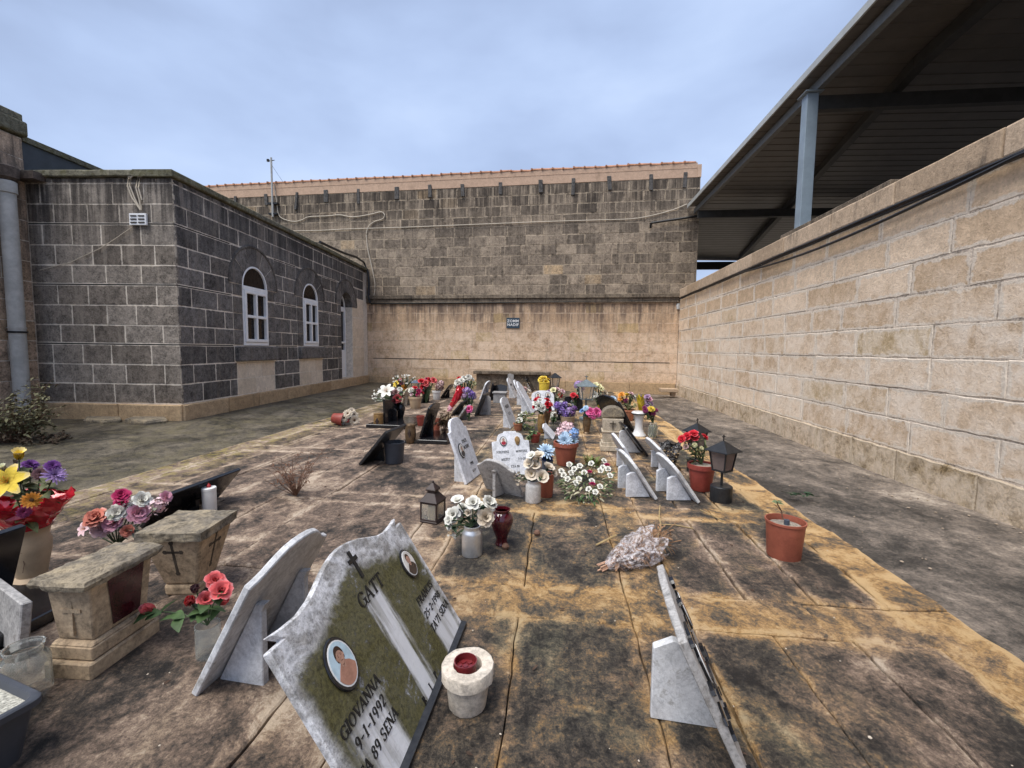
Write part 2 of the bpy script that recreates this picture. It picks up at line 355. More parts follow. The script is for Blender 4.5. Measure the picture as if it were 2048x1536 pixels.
def slab_mat():
    M = Mat('lichened_tomb_stone'); t = M.tone(); x, y, z = M.xyz()
    ed = M.attr('edge').outputs['Fac']
    big = M.noise(.85, 5, .62, .8, M.vec(1, .8, 1)); mid = M.noise(3.2, 8, .68, .9, M.vec(1, .85, 1, False, (3, 1, 0))); sm = M.noise(12, 9, .76, .6, M.vec(1.1, .85, 1, False, (7, 2, 0))); fine = M.noise(46, 9, .80, .2); dot = M.noise(130, 5, .75); pat = M.noise(1.5, 7, .68, 1.2, M.vec(1, 1, 1, False, (11, 5, 0)))
    left = M.step(M.plus(x, M.mul(M.mt('SUBTRACT', big, .5), 2.4)), .0, -1.2)
    wy = M.plus(y, M.mul(M.mt('SUBTRACT', pat, .5), .55)); wx = M.plus(x, M.mul(M.mt('SUBTRACT', pat, .5), -.35))
    right = M.step(wx, -.95, -.5)
    kb = M.mul(M.band(wx, 1.63, .15, .06), 1.15)
    for c_, w, k in ((1.93, .09, .9), (3.12, .07, .75), (4.54, .09, .55), (5.97, .09, .5), (7.4, .10, .45)): kb = M.mt('MAXIMUM', kb, M.mul(M.band(wy, c_, w, .17), M.mul(k, M.plus(M.mul(right, .75), .25))))
    for c_, w, k in ((.45, .05, .50), (-.74, .05, .45), (-1.95, .1, .35), (-3.5, .08, .5)): kb = M.mt('MAXIMUM', kb, M.mul(M.band(wx, c_, w, .14), k))
    kb = M.mul(kb, M.lin(M.plus(M.mul(mid, .6), M.mul(pat, .4)), .36, .60, .45, 1.15))
    e2 = M.mul(M.mul(ed, ed), M.step(M.plus(M.mul(pat, .5), M.mul(mid, .5)), .38, .56))
    v = M.plus(M.plus(M.mul(mid, .27), M.mul(sm, .29)), M.plus(M.mul(fine, .29), M.mul(dot, .15)))
    v = M.plus(M.mul(M.mt('SUBTRACT', v, .5), 3.6), .5)
    blk = M.step(M.plus(M.mul(pat, .55), M.mul(big, .45)), .47, .60)
    v = M.plus(v, M.plus(M.plus(M.mul(kb, .31), M.mul(e2, .34)), M.plus(M.mul(left, .11), M.mul(blk, -.24))))
    v = M.plus(v, M.mul(M.mt('SUBTRACT', t[1], .5), .05))
    och = M.ramp(v, [(.28, (.016, .013, .011)), (.42, (.050, .042, .033)), (.54, (.112, .090, .064)), (.66, (.24, .152, .074)), (.79, (.44, .252, .092)), (.97, (.61, .41, .20))])
    tan = M.ramp(v, [(.28, (.018, .015, .013)), (.42, (.062, .048, .037)), (.54, (.135, .096, .070)), (.66, (.240, .168, .122)), (.80, (.400, .295, .210)), (.97, (.60, .48, .36))])
    oli = M.ramp(v, [(.28, (.017, .015, .011)), (.42, (.052, .047, .033)), (.56, (.112, .100, .066)), (.70, (.225, .190, .125)), (.87, (.43, .35, .22))])
    c = M.mix(M.mt('MAXIMUM', left, M.mul(M.step(big, .52, .40), M.mt('SUBTRACT', 1, kb))), och, tan)
    c = M.mix(M.mul(M.step(M.plus(M.mul(big, .6), M.mul(mid, .4)), .50, .58), M.mul(.8, M.mt('SUBTRACT', 1, M.mt('MAXIMUM', left, kb)))), c, oli)
    c = M.mix(M.mul(M.step(fine, .64, .72), .6), c, (.54, .45, .33))
    yl = M.mul(M.step(x, -2.9, -3.5), M.step(sm, .46, .58)); c = M.mix(M.mul(yl, .75), c, (.27, .215, .05))
    h = M.plus(M.plus(M.mul(fine, .55), M.mul(dot, .2)), M.plus(M.mul(sm, 1.0), M.mul(mid, .6)))
    return M.out(c, M.plus(.28, M.mul(mid, .6)), h, .022, 1.0, .42)
m_path, m_slab = ground_mat(), slab_mat()
m_earth = plain('dark_earth', (.05, .04, .03), .95, .4)

# ground far around, and the concrete path on three sides of the tombs
g = MB(); g.box((0, 0, -.45), (900, 900, .3)); obj('ground', g, m_earth, kind='structure')
g = MB(); nx, ny = 120, 140; x0, x1, y0, y1 = -10.0, 3.3, -3.0, 13.4; vs = []; fs = []
for j in range(ny+1):
    for i in range(nx+1):
        x = x0+(x1-x0)*i/nx; y = y0+(y1-y0)*j/ny
        s = min(1, max(0, (-3.75-x)/1.3)); z = -.022+(GZ+.022)*s*s*(3-2*s)
        if x > 1.5: z = -.05
        elif x > -3.4: z = -.07
        if y > 12.35: z = max(z, -.03)
        z += .010*mnoise.noise((x*1.3, y*1.3, 3))+.004*mnoise.noise((x*5, y*5, 1))
        vs.append((x, y, z))
for j in range(ny):
    for i in range(nx):
        a = j*(nx+1)+i; fs.append((a, a+1, a+nx+2, a+nx+1))
g.add(vs, fs); obj('path', g, m_path, kind='structure', smooth='all')

# the tombs' cover slabs and their ochre kerb strips, one worn stone sheet of separate slabs
g = MB()
def slab(xa, xb, ya, yb, och, zt=0.0, gap=.005, rag=.006):
    gx = gap/2; xa += gx; xb -= gx; ya += gx; yb -= gx
    w = min(.075, (xb-xa)*.35, (yb-ya)*.35)
    def side(p, q):
        n = max(2, int((Vector(q)-Vector(p)).length/.055)); return [(p[0]+(q[0]-p[0])*i/n, p[1]+(q[1]-p[1])*i/n) for i in range(n)]
    ring = side((xa, ya), (xb, ya))+side((xb, ya), (xb, yb))+side((xb, yb), (xa, yb))+side((xa, yb), (xa, ya))
    N = len(ring); cx, cy = (xa+xb)/2, (ya+yb)/2
    R = []
    for (x, y) in ring:
        k = rag*(mnoise.noise((x*9, y*9, 2))+.6*mnoise.noise((x*31, y*31, 5))); k2 = rag*(mnoise.noise((x*9, y*9, 7))+.6*mnoise.noise((x*31, y*31, 9)))
        R.append((x+k, y+k2))
    def ins(p, d): return (p[0]+max(-d, min(d, (cx-p[0]))), p[1]+max(-d, min(d, (cy-p[1]))))
    lv = [(R, -.07), (R, zt-.006), ([ins(p, .006) for p in R], zt), ([ins(p, w) for p in R], zt+rnd.uniform(0, .002))]
    vs = [(p[0], p[1], z) for L, z in lv for p in L]
    fs = []
    for j in range(3):
        for i in range(N): fs.append((j*N+i, j*N+(i+1) % N, (j+1)*N+(i+1) % N, (j+1)*N+i))
    fs.append(tuple(range(3*N, 4*N)))
    o = g.add(vs, fs, None, (och, rnd.random(), rnd.random()))
    for i in range(3*N): g.edge[o+i] = 1.0
def strip(xa, xb, ya, yb, along, och, cuts, rg=.006):
    p = (ya if along == 'y' else xa); e = (yb if along == 'y' else xb)
    while p < e-.01:
        L = rnd.uniform(*cuts); q = min(e, p+L)
        if e-q < cuts[0]*.5: q = e
        k = max(0.0, min(1, och+rnd.uniform(-.24, .18)))
        if along == 'y': slab(xa, xb, p, q, k, rnd.uniform(-.004, .004), .006, rg)
        else: slab(p, q, ya, yb, k, rnd.uniform(-.003, .003))
        p = q
YB = [(-.6, -.35), (1.80, 2.05), (3.02, 3.24), (4.42, 4.66), (5.85, 6.08), (7.3, 7.55), (8.8, 9.05), (10.3, 10.55), (11.9, 12.28)]
XT = [(-3.42, -2.46, 3), (-1.72, -.86, 1), (-.62, .33, 2), (.57, 1.49, 3)]
XS = [(-3.66, -3.42, .42), (-2.46, -2.09, .2), (-2.09, -1.72, .18), (-.86, -.62, .26), (.33, .57, .30), (1.49, 1.74, .80)]
for xa, xb, oc in XS: strip(xa, xb, -.6, 12.28, 'y', oc, (.7, 1.3), .022 if xa > 1.4 else .007)
for (ya, yb) in YB:
    for xa, xb, n in XT: strip(xa, xb, ya, yb, 'x', (.72 if ya < 2 else .42) if xa > -.7 else .24, (.45, 1.1))
for (a, ya), (yb, b) in zip(YB[:-1], YB[1:]):
    for xa, xb, n in XT:
        for i in range(n):
            u, w = xa+(xb-xa)*i/n, xa+(xb-xa)*(i+1)/n
            slab(u, w, ya, yb, max(0, rnd.uniform(-.05, .22)+(.06 if xa < -1 else 0)), rnd.uniform(-.006, .004), (.014 if (xa > .5 and ya < 2.5 and ya > 1.9) else .008 if xa > .5 else .005), .010)
g.box((-.96, 5.84, -.06), (5.38, 12.84, .03), None, (.1, .5, .5))
obj('tomb_paving', g, m_slab, kind='structure')

# ------------------------------------------------------------------ right boundary wall
wall = thing('boundary_wall', 'long pale limestone wall with crumbling joints along the path on the right', 'wall', (XR, 5, 0))
wi = wall.matrix_world.inverted()
def part(name, mb, mt, parent, **k):
    l = parent.location; rz = parent.rotation_euler[2]; c, s = cos(-rz), sin(-rz)
    mb.v = [((x-l.x)*c-(y-l.y)*s, (x-l.x)*s+(y-l.y)*c, z-l.z) for x, y, z in mb.v]
    return obj(name, mb, mt, parent, **k)
g = MB(); rw = [(.235+i*.286, .235+(i+1)*.286) for i in range(8)]
block_wall(g, FR, -2.5, 12.34, rw, (.58, 1.0), .006, .007, 0, .004, .006, 4, back=-.06, r=random.Random(3), sm=.075)
part('stone_course', g, m_right, wall)
g = MB(); fbox(g, FR, -2.5, 12.36, -.3, 2.52, -.33, -.0045, (.5, .2, .5)); part('mortar_bed', g, m_rmort, wall)
g = MB(); block_wall(g, FR, -2.5, 12.33, [(-.25, .232)], (.55, .9), .007, .008, .018, .006, .006, 4, back=-.06, r=random.Random(4), sm=.05); part('plinth', g, m_rplin, wall)
g = MB(); block_wall(g, FR, -2.5, 12.30, [(2.53, 2.765)], (.8, 1.2), .008, .012, .035, .004, .003, 2, back=-.36, r=random.Random(5))
part('coping', g, m_rcap, wall, bevel=.006)
g = MB(); fbox(g, FR, 4.9, 7.1, 2.768, 2.85, -.34, -.05, (.3, .2, .4)); part('coping_slab', g, m_string, wall, bevel=.008)
# black cable under the coping, sagging once
cb = MB(); pts = [(XR-.055, y, 2.515+.004*sin(y*3)) for y in [-2.5+.5*i for i in range(30)]]+[(XR-.06, 12.28, 2.47)]
cb.tube(pts, .016, 6); cb.tube([(XR-.075, 3.2+.3*i, 2.49-.10*sin(pi*max(0, min(1, (i*.3-.3)/4.6)))) for i in range(18)], .015, 6)
cb.tube([(XR-.05, -2.5+.5*i, 2.488+.005*sin(i*2.1)) for i in range(30)], .011, 6)
tag(obj('cable', cb, m_black, smooth=True), 'black cables clipped under the coping of the pale right wall', 'cable')

# ------------------------------------------------------------------ tall building across the end
back = thing('stone_building', 'tall dark stained stone building across the far end with a row of roof tiles', 'building', (-4, 12.75, 0))
g = MB(); rw = [(.265+i*.268, .265+(i+1)*.268) for i in range(8)]
block_wall(g, FB, -9.0, -.004, rw, (.48, .62), .004, .003, 0, .002, .004, 2, back=-.05, r=random.Random(11), sm=.03); part('lower_wall', g, m_blow, back)
g = MB(); fbox(g, FB, -9.0, .39, -.2, 2.45, -.4, -.003, (.4, .2, .5)); part('joint', g, m_blmort, back)
g = MB(); fbox(g, FB, -8.7, -.2, .800, .818, -.02, .0035); part('groove_shade_strip', g, plain('groove_shade', (.02, .018, .016), .95, .4), back)  # near-black strip standing in for the shadow line of the groove
g = MB(); block_wall(g, FB, -9.0, -.03, [(-.2, .262)], (.6, 1.0), .01, .008, .03, .004, .004, 2, back=-.05, r=random.Random(12)); part('plinth', g, m_lplin, back)
g = MB(); rw = [(2.655+i*.2705, 2.655+(i+1)*.2705) for i in range(11)]
block_wall(g, FB, -14.3, .395, rw, (.44, .60), .012, .006, 0, .004, .005, 3, back=-.05, r=random.Random(13), sm=.03); part('upper_wall', g, m_bup, back)
g = MB(); fbox(g, FB, -14.3, .39, 2.45, 5.63, -.4, -.006, (.5, .2, .5)); fbox(g, FB, -14.3, .39, -.2, 5.9, -7, -.41, (.3, .2, .5)); part('core', g, m_bumort, back)
g = MB()
u = -9.0
while u < -.05:
    e = min(-.02, u+1.55); t = (rnd.random(), .3, .4)
    fbox(g, FB, u+.003, e-.003, 2.42, 2.545, -.02, .055, t); fbox(g, FB, u+.003, e-.003, 2.547, 2.652, -.02, .095, t); u = e
part('string_course', g, m_string, back, bevel=.008)
g = MB(); fbox(g, FB, -14.3, .30, 5.634, 6.0, -.3, .012, (.4, .2, .5)); fbox(g, FB, .303, .40, 5.634, 5.95, -.3, .02, (.7, .2, .5))
for z in (5.86,): fbox(g, FB, -14.3, .29, z, z+.008, -.1, .018, (.1, .2, .5))
part('concrete_band', g, m_band, back)
g = MB(); u = -14.3; k = 0
while u < .18:
    w = .285; dz = rnd.uniform(-.012, .006); tl = rnd.uniform(-.02, .02)
    prof = []
    for i in range(9):
        a = pi*i/8; prof.append((cos(a), sin(a)))
    for s_, (ua, ub, ra, rb) in enumerate(((u, u+w+.03, .085, .072),)):
        vs = []
        for uu, rr in ((ua, ra), (ub, rb)):
            for c_, s2 in prof: vs.append(FB(uu, 6.0+s2*rr*.8+dz+(tl*.3 if uu == ub else 0), .035-(.09-c_*rr)))
        n = 9; fs = [(i, i+1, n+i+1, n+i) for i in range(n-1)]+[tuple(range(n)), tuple(range(2*n-1, n-1, -1)), (0, n, 2*n-1, n-1)]
        g.add(vs, fs)
    fbox(g, FB, u+.0, u+.045, 6.0, 6.05+dz, -.12, .045)
    u += w
part('roof_tile', g, m_tile, back)
for i, (px, ytop, ybot, wpx, sk) in enumerate([(472, 393, 405, 5, 0), (532, 388, 411, 7, .02), (595, 385, 420, 5, -.05), (652, 380, 405, 9, .01), (717, 378, 408, 6, 0), (794, 374, 399, 9, 0), (860, 370, 396, 7, .01), (925, 369, 394, 7, .02), (1001, 365, 390, 7, 0), (1081, 360, 386, 8, .01), (1147, 357, 391, 7, -.02), (1218, 353, 381, 8, .02), (1302, 349, 381, 7, 0), (1371, 345, 376, 7, -.03)]):
    a = onP(px, ytop, P0, bn); b = onP(px, ybot, P0, bn); ww = size(wpx, a)/2; ua = (a-P0).dot(bu); ub = (b-P0).dot(bu)+sk
    g = MB(); vs = [FB(uu+s_, z, d) for d in (-.03, .04+rnd.uniform(-.012, .012)) for uu, s_, z in ((ub, -ww, b.z), (ub, ww, b.z), (ua, ww, a.z), (ua, -ww, a.z))]
    g.add(vs, [(3, 2, 1, 0), (4, 5, 6, 7), (0, 1, 5, 4), (1, 2, 6, 5), (2, 3, 7, 6), (3, 0, 4, 7)]); part('wooden_corbel', g, m_wood, back, bevel=.008)
def onB(px, py, d=.03): return onP(px, py, P0+bn*d, bn)
def cable_on_back(pix, r, name, label, mt, ex=[]):
    pts = [onB(*p) for p in pix]; q = []
    for i in range(len(pts)-1):
        for k in range(6):
            t = k/6; p_1 = pts[max(0, i-1)]; p2 = pts[min(len(pts)-1, i+2)]; a, b = pts[i], pts[i+1]
            q.append(.5*((2*a)+(b-p_1)*t+(2*p_1-5*a+4*b-p2)*t*t+(3*a-p_1-3*b+p2)*t**3))
    q.append(pts[-1]); c = MB(); c.tube(q+ex, r, 6); return tag(obj(name, c, mt, smooth=True), label, 'cable')
cable_on_back([(548, 368), (553, 400), (557, 428), (567, 438), (588, 443), (604, 440), (618, 434), (655, 432), (680, 430), (706, 434), (740, 429), (762, 424), (769, 430), (765, 438), (748, 444), (737, 454), (733, 470), (736, 500), (745, 540), (750, 570), (748, 590), (742, 597), (736, 594)], .014, 'cable', 'looping white cable hanging down the tall wall below the aerial mast', m_cable)
cable_on_back([(585, 462), (640, 461), (700, 458), (800, 455), (900, 451), (1000, 447), (1100, 443), (1200, 440), (1260, 438), (1300, 432), (1345, 420), (1374, 408)], .012, 'cable', 'nearly straight white cable across the dark upper wall up to the shed roof', m_cable)
cable_on_back([(742, 607), (850, 606), (1000, 605), (1150, 603), (1250, 602), (1352, 600)], .030, 'cable', 'thick black cable along the foot of the moulding above the pinkish lower wall', m_black)
# mast
p = onB(545, 410, .12); q = onB(543, 315, .12); t = thing('aerial_mast', 'thin grey aerial mast fixed to the tall wall rising above the roof tiles', 'aerial', p)
g = MB(); g.tube([(0, 0, -.35), (0, 0, q.z-p.z)], .028, 8); obj('mast_pole', g, m_pipe, t)
g = MB(); g.tube([(-.12, 0, q.z-p.z-.10), (.10, 0, q.z-p.z-.08)], .012, 6); g.box((-.1, 0, q.z-p.z-.08), (.06, .05, .07)); obj('aerial_head', g, m_black, t)
g = MB(); g.tube([(0, 0, q.z-p.z-.2), (.34, .1, .62)], .004, 5); g.tube([(0, 0, q.z-p.z-.2), (-.06, .1, .6)], .004, 5); obj('guy_wire', g, m_black, t)
g = MB(); g.box((0, .05, .05), (.3, .12, .05)); obj('wall_bracket', g, m_black, t); g = MB(); g.box((0, .05, -.25), (.26, .12, .05)); obj('wall_bracket', g, m_black, t)
# sign
a = onB(1013, 635.5, .02); b = onB(1039, 656.5, .02)
t = thing('wall_sign', 'small dark blue sign with white lettering on the far wall', 'sign', (a+b)/2, -BB)
w, h = (b-a).length*.83, a.z-b.z
g = MB(); g.box((0, 0, 0), (abs((b-a).dot(bu)), .012, h)); obj('sign_panel', g, plain('slate_blue_sign', (.035, .06, .085), .4, .1), t, bevel=.003)
def bfont(txt, hgt, mt, parent, name, loc, rot=(pi/2, 0, 0), bold=.0, sp=1.0, ext=.0015, shear=0):
    cu_ = bpy.data.curves.new(name, 'FONT'); cu_.body = txt; cu_.size = hgt*1.42; cu_.align_x = 'CENTER'; cu_.align_y = 'CENTER'; cu_.extrude = ext; cu_.offset = bold; cu_.space_character = sp; cu_.shear = shear; cu_.resolution_u = 3
    to = bpy.data.objects.new(name+'_tmp', cu_); C.objects.link(to)
    dg = bpy.context.evaluated_depsgraph_get(); me = bpy.data.meshes.new_from_object(to.evaluated_get(dg)); bpy.data.objects.remove(to); bpy.data.curves.remove(cu_)
    me.materials.clear(); me.materials.append(mt)
    o = bpy.data.objects.new(name, me); C.objects.link(o); o.parent = parent; o.location = loc; o.rotation_euler = rot; return o
m_letw = plain('white_lettering', (.8, .8, .78), .5, .05)
o = bfont('ZOMM\nNADIF', h*.25, m_letw, t, 'lettering', (0, -.008, 0), bold=.002, sp=1.12)
# floodlight stub at the corner of the two walls
g = MB(); p = onP(1357, 612, Vector((XR-.03, 0, 0)), Vector((1, 0, 0)))
g.lathe([(.0, -.09), (.045, -.085), (.06, -.02), (.05, .06), (.0, .075)], 12, Matrix.Translation(p)); tag(obj('bulkhead_lamp', g, plain('white_plastic_lamp', (.6, .6, .58), .4), smooth=True), 'small white lamp in the corner where the two walls meet', 'lamp')
# stone bench against the far wall
t = thing('stone_bench', 'dark stone bench with a projecting top against the far wall', 'bench', P0+bu*-4.5+bn*.15, -BB)
ua, ub = (onB(948, 745, .3)-P0).dot(bu), (onB(1100, 745, .3)-P0).dot(bu)
g = MB(); g.box(((ua+ub)/2+4.5, 0, .47), (ub-ua, .5, .09), None, (.3, .3, .3)); obj('bench_top', g, m_string, t, bevel=.012)
g = MB(); g.box(((ua+ub)/2+4.5, .04, .2), (ub-ua-.14, .38, .45), None, (.3, .3, .3)); obj('bench_base', g, m_string, t, bevel=.01)

# ------------------------------------------------------------------ chapel on the left
chap = thing('chapel_building', 'low dark grey stone building with arched white windows and white pointed joints on the left', 'building', CC, 0)
RW = [(.31+i*.2710, .31+(i+1)*.2710) for i in range(11)]+[(3.291, 3.362)]
for i in (3, 6, 9): RW[i] = (RW[i][0]+.022, RW[i][1])
wins = [(1.38, 2.105, 1.132, 2.145), (3.385, 4.065, 1.132, 2.165)]; doorw = (5.32, 6.05, .31, 2.2)
LEN = 7.19
holes = []
for u0_, u1_, zs, sp in wins: holes += [(u0_-.23, u1_+.23, zs-.27, zs), (u0_-.23, u1_+.23, zs, RW[8][1]+.271*.0)]
holes.append((doorw[0]-.2, doorw[1]+.001, .3, RW[8][1]))
# clean patches under the sills
def ftone(u, z, t): return t
g = MB(); block_wall(g, FF, .004, LEN-.3, RW, (.36, .66), .013, .004, 0, .002, .002, 3, holes+[(u0_-.18, u1_+.18, .3, RW[1][1]) for u0_, u1_, a, b in wins]+[(doorw[1], LEN, .3, RW[7][1])], random.Random(21), back=-.03, sm=.02)
part('side_wall', g, m_side, chap)
for u0_, u1_, zs, sp in wins: g = MB(); block_wall(g, FF, u0_-.18, u1_+.18, RW[:2], (.42, .52), .010, .004, 0, .001, .001, 2, None, random.Random(22), back=-.03); part('clean_panel', g, m_clean, chap)
g = MB(); block_wall(g, FF, doorw[1]+.012, LEN-.3, RW[:8], (.3, .62), .006, .004, 0, .002, .002, 2, None, random.Random(23), back=-.03); part('door_pier', g, m_clean, chap)
core_h = [(a, b, c-.002, d+(b-a)/2) for a, b, c, d in wins+[doorw]]
g = MB()
zb = sorted({.2, 3.30}|{h_[2] for h_ in core_h}|{h_[3] for h_ in core_h})
block_wall(g, FF, .008, LEN, list(zip(zb[:-1], zb[1:])), (99, 100), 0, 0, -.0025, 0, 0, 1, core_h, stag=False, back=-.42)
fbox(g, FN, .45, 2.2, .2, 3.3, -.45, -.003); fbox(g, FN, .01, .45, .2, 3.3, -.45, -.003)
part('pointing', g, m_lmort, chap)
# arch surrounds: jambs, voussoirs, sill block, hood mould
def arch_pts(uc, zc, r, n=24, a0=0, a1=pi): return [(uc+r*cos(a0+(a1-a0)*i/n), zc+r*sin(a0+(a1-a0)*i/n)) for i in range(n+1)]
for wi_, (u0_, u1_, zs, sp) in enumerate(wins+[doorw]):
    uc, r = (u0_+u1_)/2, (u1_-u0_)/2; g = MB(); isdoor = wi_ == 2; jw = .20 if isdoor else .23
    zrow = [z for z in RW[(0 if isdoor else 3):7]]
    jr = random.Random(40+wi_)
    for sgn in ((-1,) if isdoor else (-1, 1)):
        a, b = (u0_-jw, u0_) if sgn < 0 else (u1_, u1_+jw)
        block_wall(g, FF, a, b, [(z0, min(z1, sp)) for z0, z1 in zrow if z0 < sp-.02], (99, 100), .010, .004, .010, .0015, .001, 2, None, jr, stag=False, back=-.3)
    Rr = r+.30; ztop = RW[8][1]; ang = [0, 38, 68, 112, 142, 180]
    for i in range(5):
        a0, a1 = radians(ang[i]+.55), radians(ang[i+1]-.55)
        inn = arch_pts(uc, sp, r, 8, a0, a1); RR = Rr+.02
        outp = arch_pts(uc, sp, RR, 8, a0, a1)
        g.prism(inn+outp[::-1], FF, -.3, .010+rnd.uniform(-.001, .001), (rnd.random(), .5, .5))
    # spandrels between the arch and the courses around it
    for sgn in (-1, 1):
        pl = [(uc+sgn*max(r+jw, .01), ztop), (uc, ztop)]+[(uc+sgn*(Rr+.02)*sin(a), sp+(Rr+.02)*cos(a)) for a in [radians(k) for k in range(0, 91, 6)] if (Rr+.02)*sin(a) < r+jw and sp+(Rr+.02)*cos(a) < ztop]
        pl = [q_ for q_ in pl if True]
        if len(pl) > 3:
            pl2 = [(uc+sgn*(r+jw), ztop), (uc, ztop)]+[(uc+sgn*(Rr+.022)*sin(radians(k)), min(ztop-.002, sp+(Rr+.022)*cos(radians(k)))) for k in range(0, 91, 5) if (Rr+.022)*sin(radians(k)) <= r+jw]
            last = pl2[-1]; pl2.append((uc+sgn*(r+jw), last[1])); g.prism(pl2, FF, -.05, .0015, (rnd.random(), .5, .5))
    part('arch_surround', g, m_side, chap)
    g = MB(); prof = []
    op = arch_pts(uc, sp+.02, Rr+.03, 24, radians(0), radians(180)); ip = arch_pts(uc, sp+.02, Rr-.02, 24, radians(0), radians(180))
    g.prism(ip+op[::-1], FF, -.01, .022, (.2, .4, .2)); part('hood_mould', g, m_hood, chap, bevel=.012)
    if True:
        g = MB(); g.prism(arch_pts(uc, sp, r+.004, 24)+arch_pts(uc, sp, r+.30, 24)[::-1], FF, -.28, .0065); part('arch_pointing', g, m_lmort, chap)
    if not isdoor:
        g = MB(); fbox(g, FF, u0_-.22, u1_+.20, zs-.262, zs-.012, -.3, .075, (.6, .4, .4)); part('window_sill', g, m_side, chap, bevel=.015)
    # the frame
    d1, d0 = (-.19, -.25) if isdoor else (.012, -.05)
    fw = .036
    T = lambda mb, name, mt, par, **k: part(name, mb, mt, chap, **k)
    g = MB(); op = arch_pts(uc, sp, r-.004, 24); ip = arch_pts(uc, sp+.0, r-.036, 24)
    g.prism(op+ip[::-1], FF, d0, d1); fbox(g, FF, u0_+.004, u1_-.004, sp-.07, sp-.001, d0, d1+.004)
    zb0 = zs+.002
    for a, b in ((u0_+.004, u0_+fw), (u1_-fw, u1_-.004)): fbox(g, FF, a, b, zb0, sp-.07, d0, d1)
    fbox(g, FF, u0_+fw, u1_-fw, zb0, zb0+.06, d0, d1+.003)
    fr = part('door_frame' if isdoor else 'window_frame', g, m_white, chap, bevel=.004)
    g = MB(); a, b = u0_+fw+.004, u1_-fw-.004; z0, z1 = zb0+.064, sp-.074; zm = (z0+z1)/2; um = (a+b)/2; s_ = .05
    for (p_, q_) in ((a, a+s_), (um-.024, um+.024), (b-s_, b)): fbox(g, FF, p_, q_, z0, z1, d0+.01, d1+.022)
    for (p_, q_) in ((a+s_, um-.024), (um+.024, b-s_)):
        for za, zz in ((z0, z0+s_), (zm-.024, zm+.024), (z1-s_, z1)): fbox(g, FF, p_, q_, za, zz, d0+.012, d1+.020)
    if isdoor: fbox(g, FF, a+s_, b-s_, z0+s_, zm-.2, d0+.013, d1+.012)
    part('door_leaf' if isdoor else 'casement', g, m_white, chap, bevel=.004)
    g = MB(); fbox(g, FF, a+.02, b-.02, z0+.02, z1-.02, d0+.02, d0+.032); part('window_pane', g, m_pane, chap)
    g = MB(); pp = arch_pts(uc, sp, r-.03, 20); g.prism(pp, FF, d0+.02, d0+.03); part('fanlight', g, m_fan, chap)
    if isdoor:
        g = MB(); fbox(g, FF, u0_, u1_, .2, .312, -.4, -.01, (.5, .5, .5)); part('door_step', g, m_clean, chap)
        g = MB(); fbox(g, FF, u0_+.07, u0_+.09, 1.25, 1.4, d1+.02, d1+.045); part('door_handle', g, m_pipe, chap)
g = MB(); block_wall(g, FN, -.007, 2.055, RW, (.40, .60), .013, .004, 0, .002, .002, 3, None, random.Random(31), back=-.03, sm=.02); part('front_wall', g, m_front, chap)
m_groove = plain('groove_shade', (.02, .018, .016), .95, .4)  # shade inside the grooves, put into the colour of thin strips
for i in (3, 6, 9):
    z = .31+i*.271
    for F_, ua, ub in ((FN, .0, 2.05), (FF, .01, 1.12), (FF, 2.36, 3.12), (FF, 4.32, 5.1)): g = MB(); fbox(g, F_, ua, ub, z+.001, z+.017, -.02, -.0009, (.1, .5, .5)); part('groove_shade_strip', g, m_groove, chap)
g = MB(); block_wall(g, FF, -.03, LEN, [(-.05, .305)], (.7, 1.1), .01, .012, .05, .006, .004, 2, None, random.Random(33), back=-.3)
block_wall(g, FN, -.03, 2.05, [(-.05, .305)], (.7, 1.1), .01, .012, .052, .006, .004, 2, None, random.Random(34), back=-.3); part('plinth', g, m_lplin, chap)
g = MB(); block_wall(g, FN, -.05, 2.05, [(3.365, 3.455)], (1.4, 2.2), .004, .012, .05, .003, .003, 2, None, random.Random(35), back=-.5)
block_wall(g, FF, -.052, LEN, [(3.366, 3.453)], (1.4, 2.2), .004, .012, .052, .003, .003, 2, None, random.Random(36), back=-.5); part('roof_edge', g, m_ccap, chap)
g = MB(); a = CC-nf*.4+nd*.4
g.add([tuple(CC+nd*u_-nf*w_+Vector((0, 0, z))) for z in (3.3, 3.44) for u_, w_ in ((.4, .4), (LEN, .4), (LEN, 8), (.4, 8))], [(3, 2, 1, 0), (4, 5, 6, 7), (0, 1, 5, 4), (1, 2, 6, 5), (2, 3, 7, 6), (3, 0, 4, 7)]); part('flat_roof', g, m_ccap, chap)
# wing that comes forward at the left edge, with the dark roof upstand behind it
g = MB(); rw = [(.08+.271*i, .08+.271*(i+1)) for i in range(14)]
block_wall(g, FW, -.01, 4, rw, (.45, .7), .010, .004, 0, .002, .002, 2, None, random.Random(41), back=-.05); part('wing_wall', g, m_wing, chap)
g = MB(); fbox(g, FW, .0, 4, -.1, 3.88, -3, -.003); part('wing_pointing', g, m_lmort, chap)
g = MB(); block_wall(g, FW, -.05, 4, [(3.90, 4.10)], (.8, 1.2), .005, .02, .06, .004, .004, 2, None, random.Random(42), back=-3); fbox(g, FW, -.02, 4, 4.10, 4.19, -3, .02); part('wing_coping', g, m_ccap, chap, bevel=.01)
g = MB(); fbox(g, FW, -7.0, -.03, 3.3, 3.86, -3, -.05); part('roof_upstand', g, m_dark, chap)
g = MB(); fbox(g, FW, -7.0, -.03, 3.862, 3.935, -3, -.02); part('upstand_edge', g, m_ccap, chap)
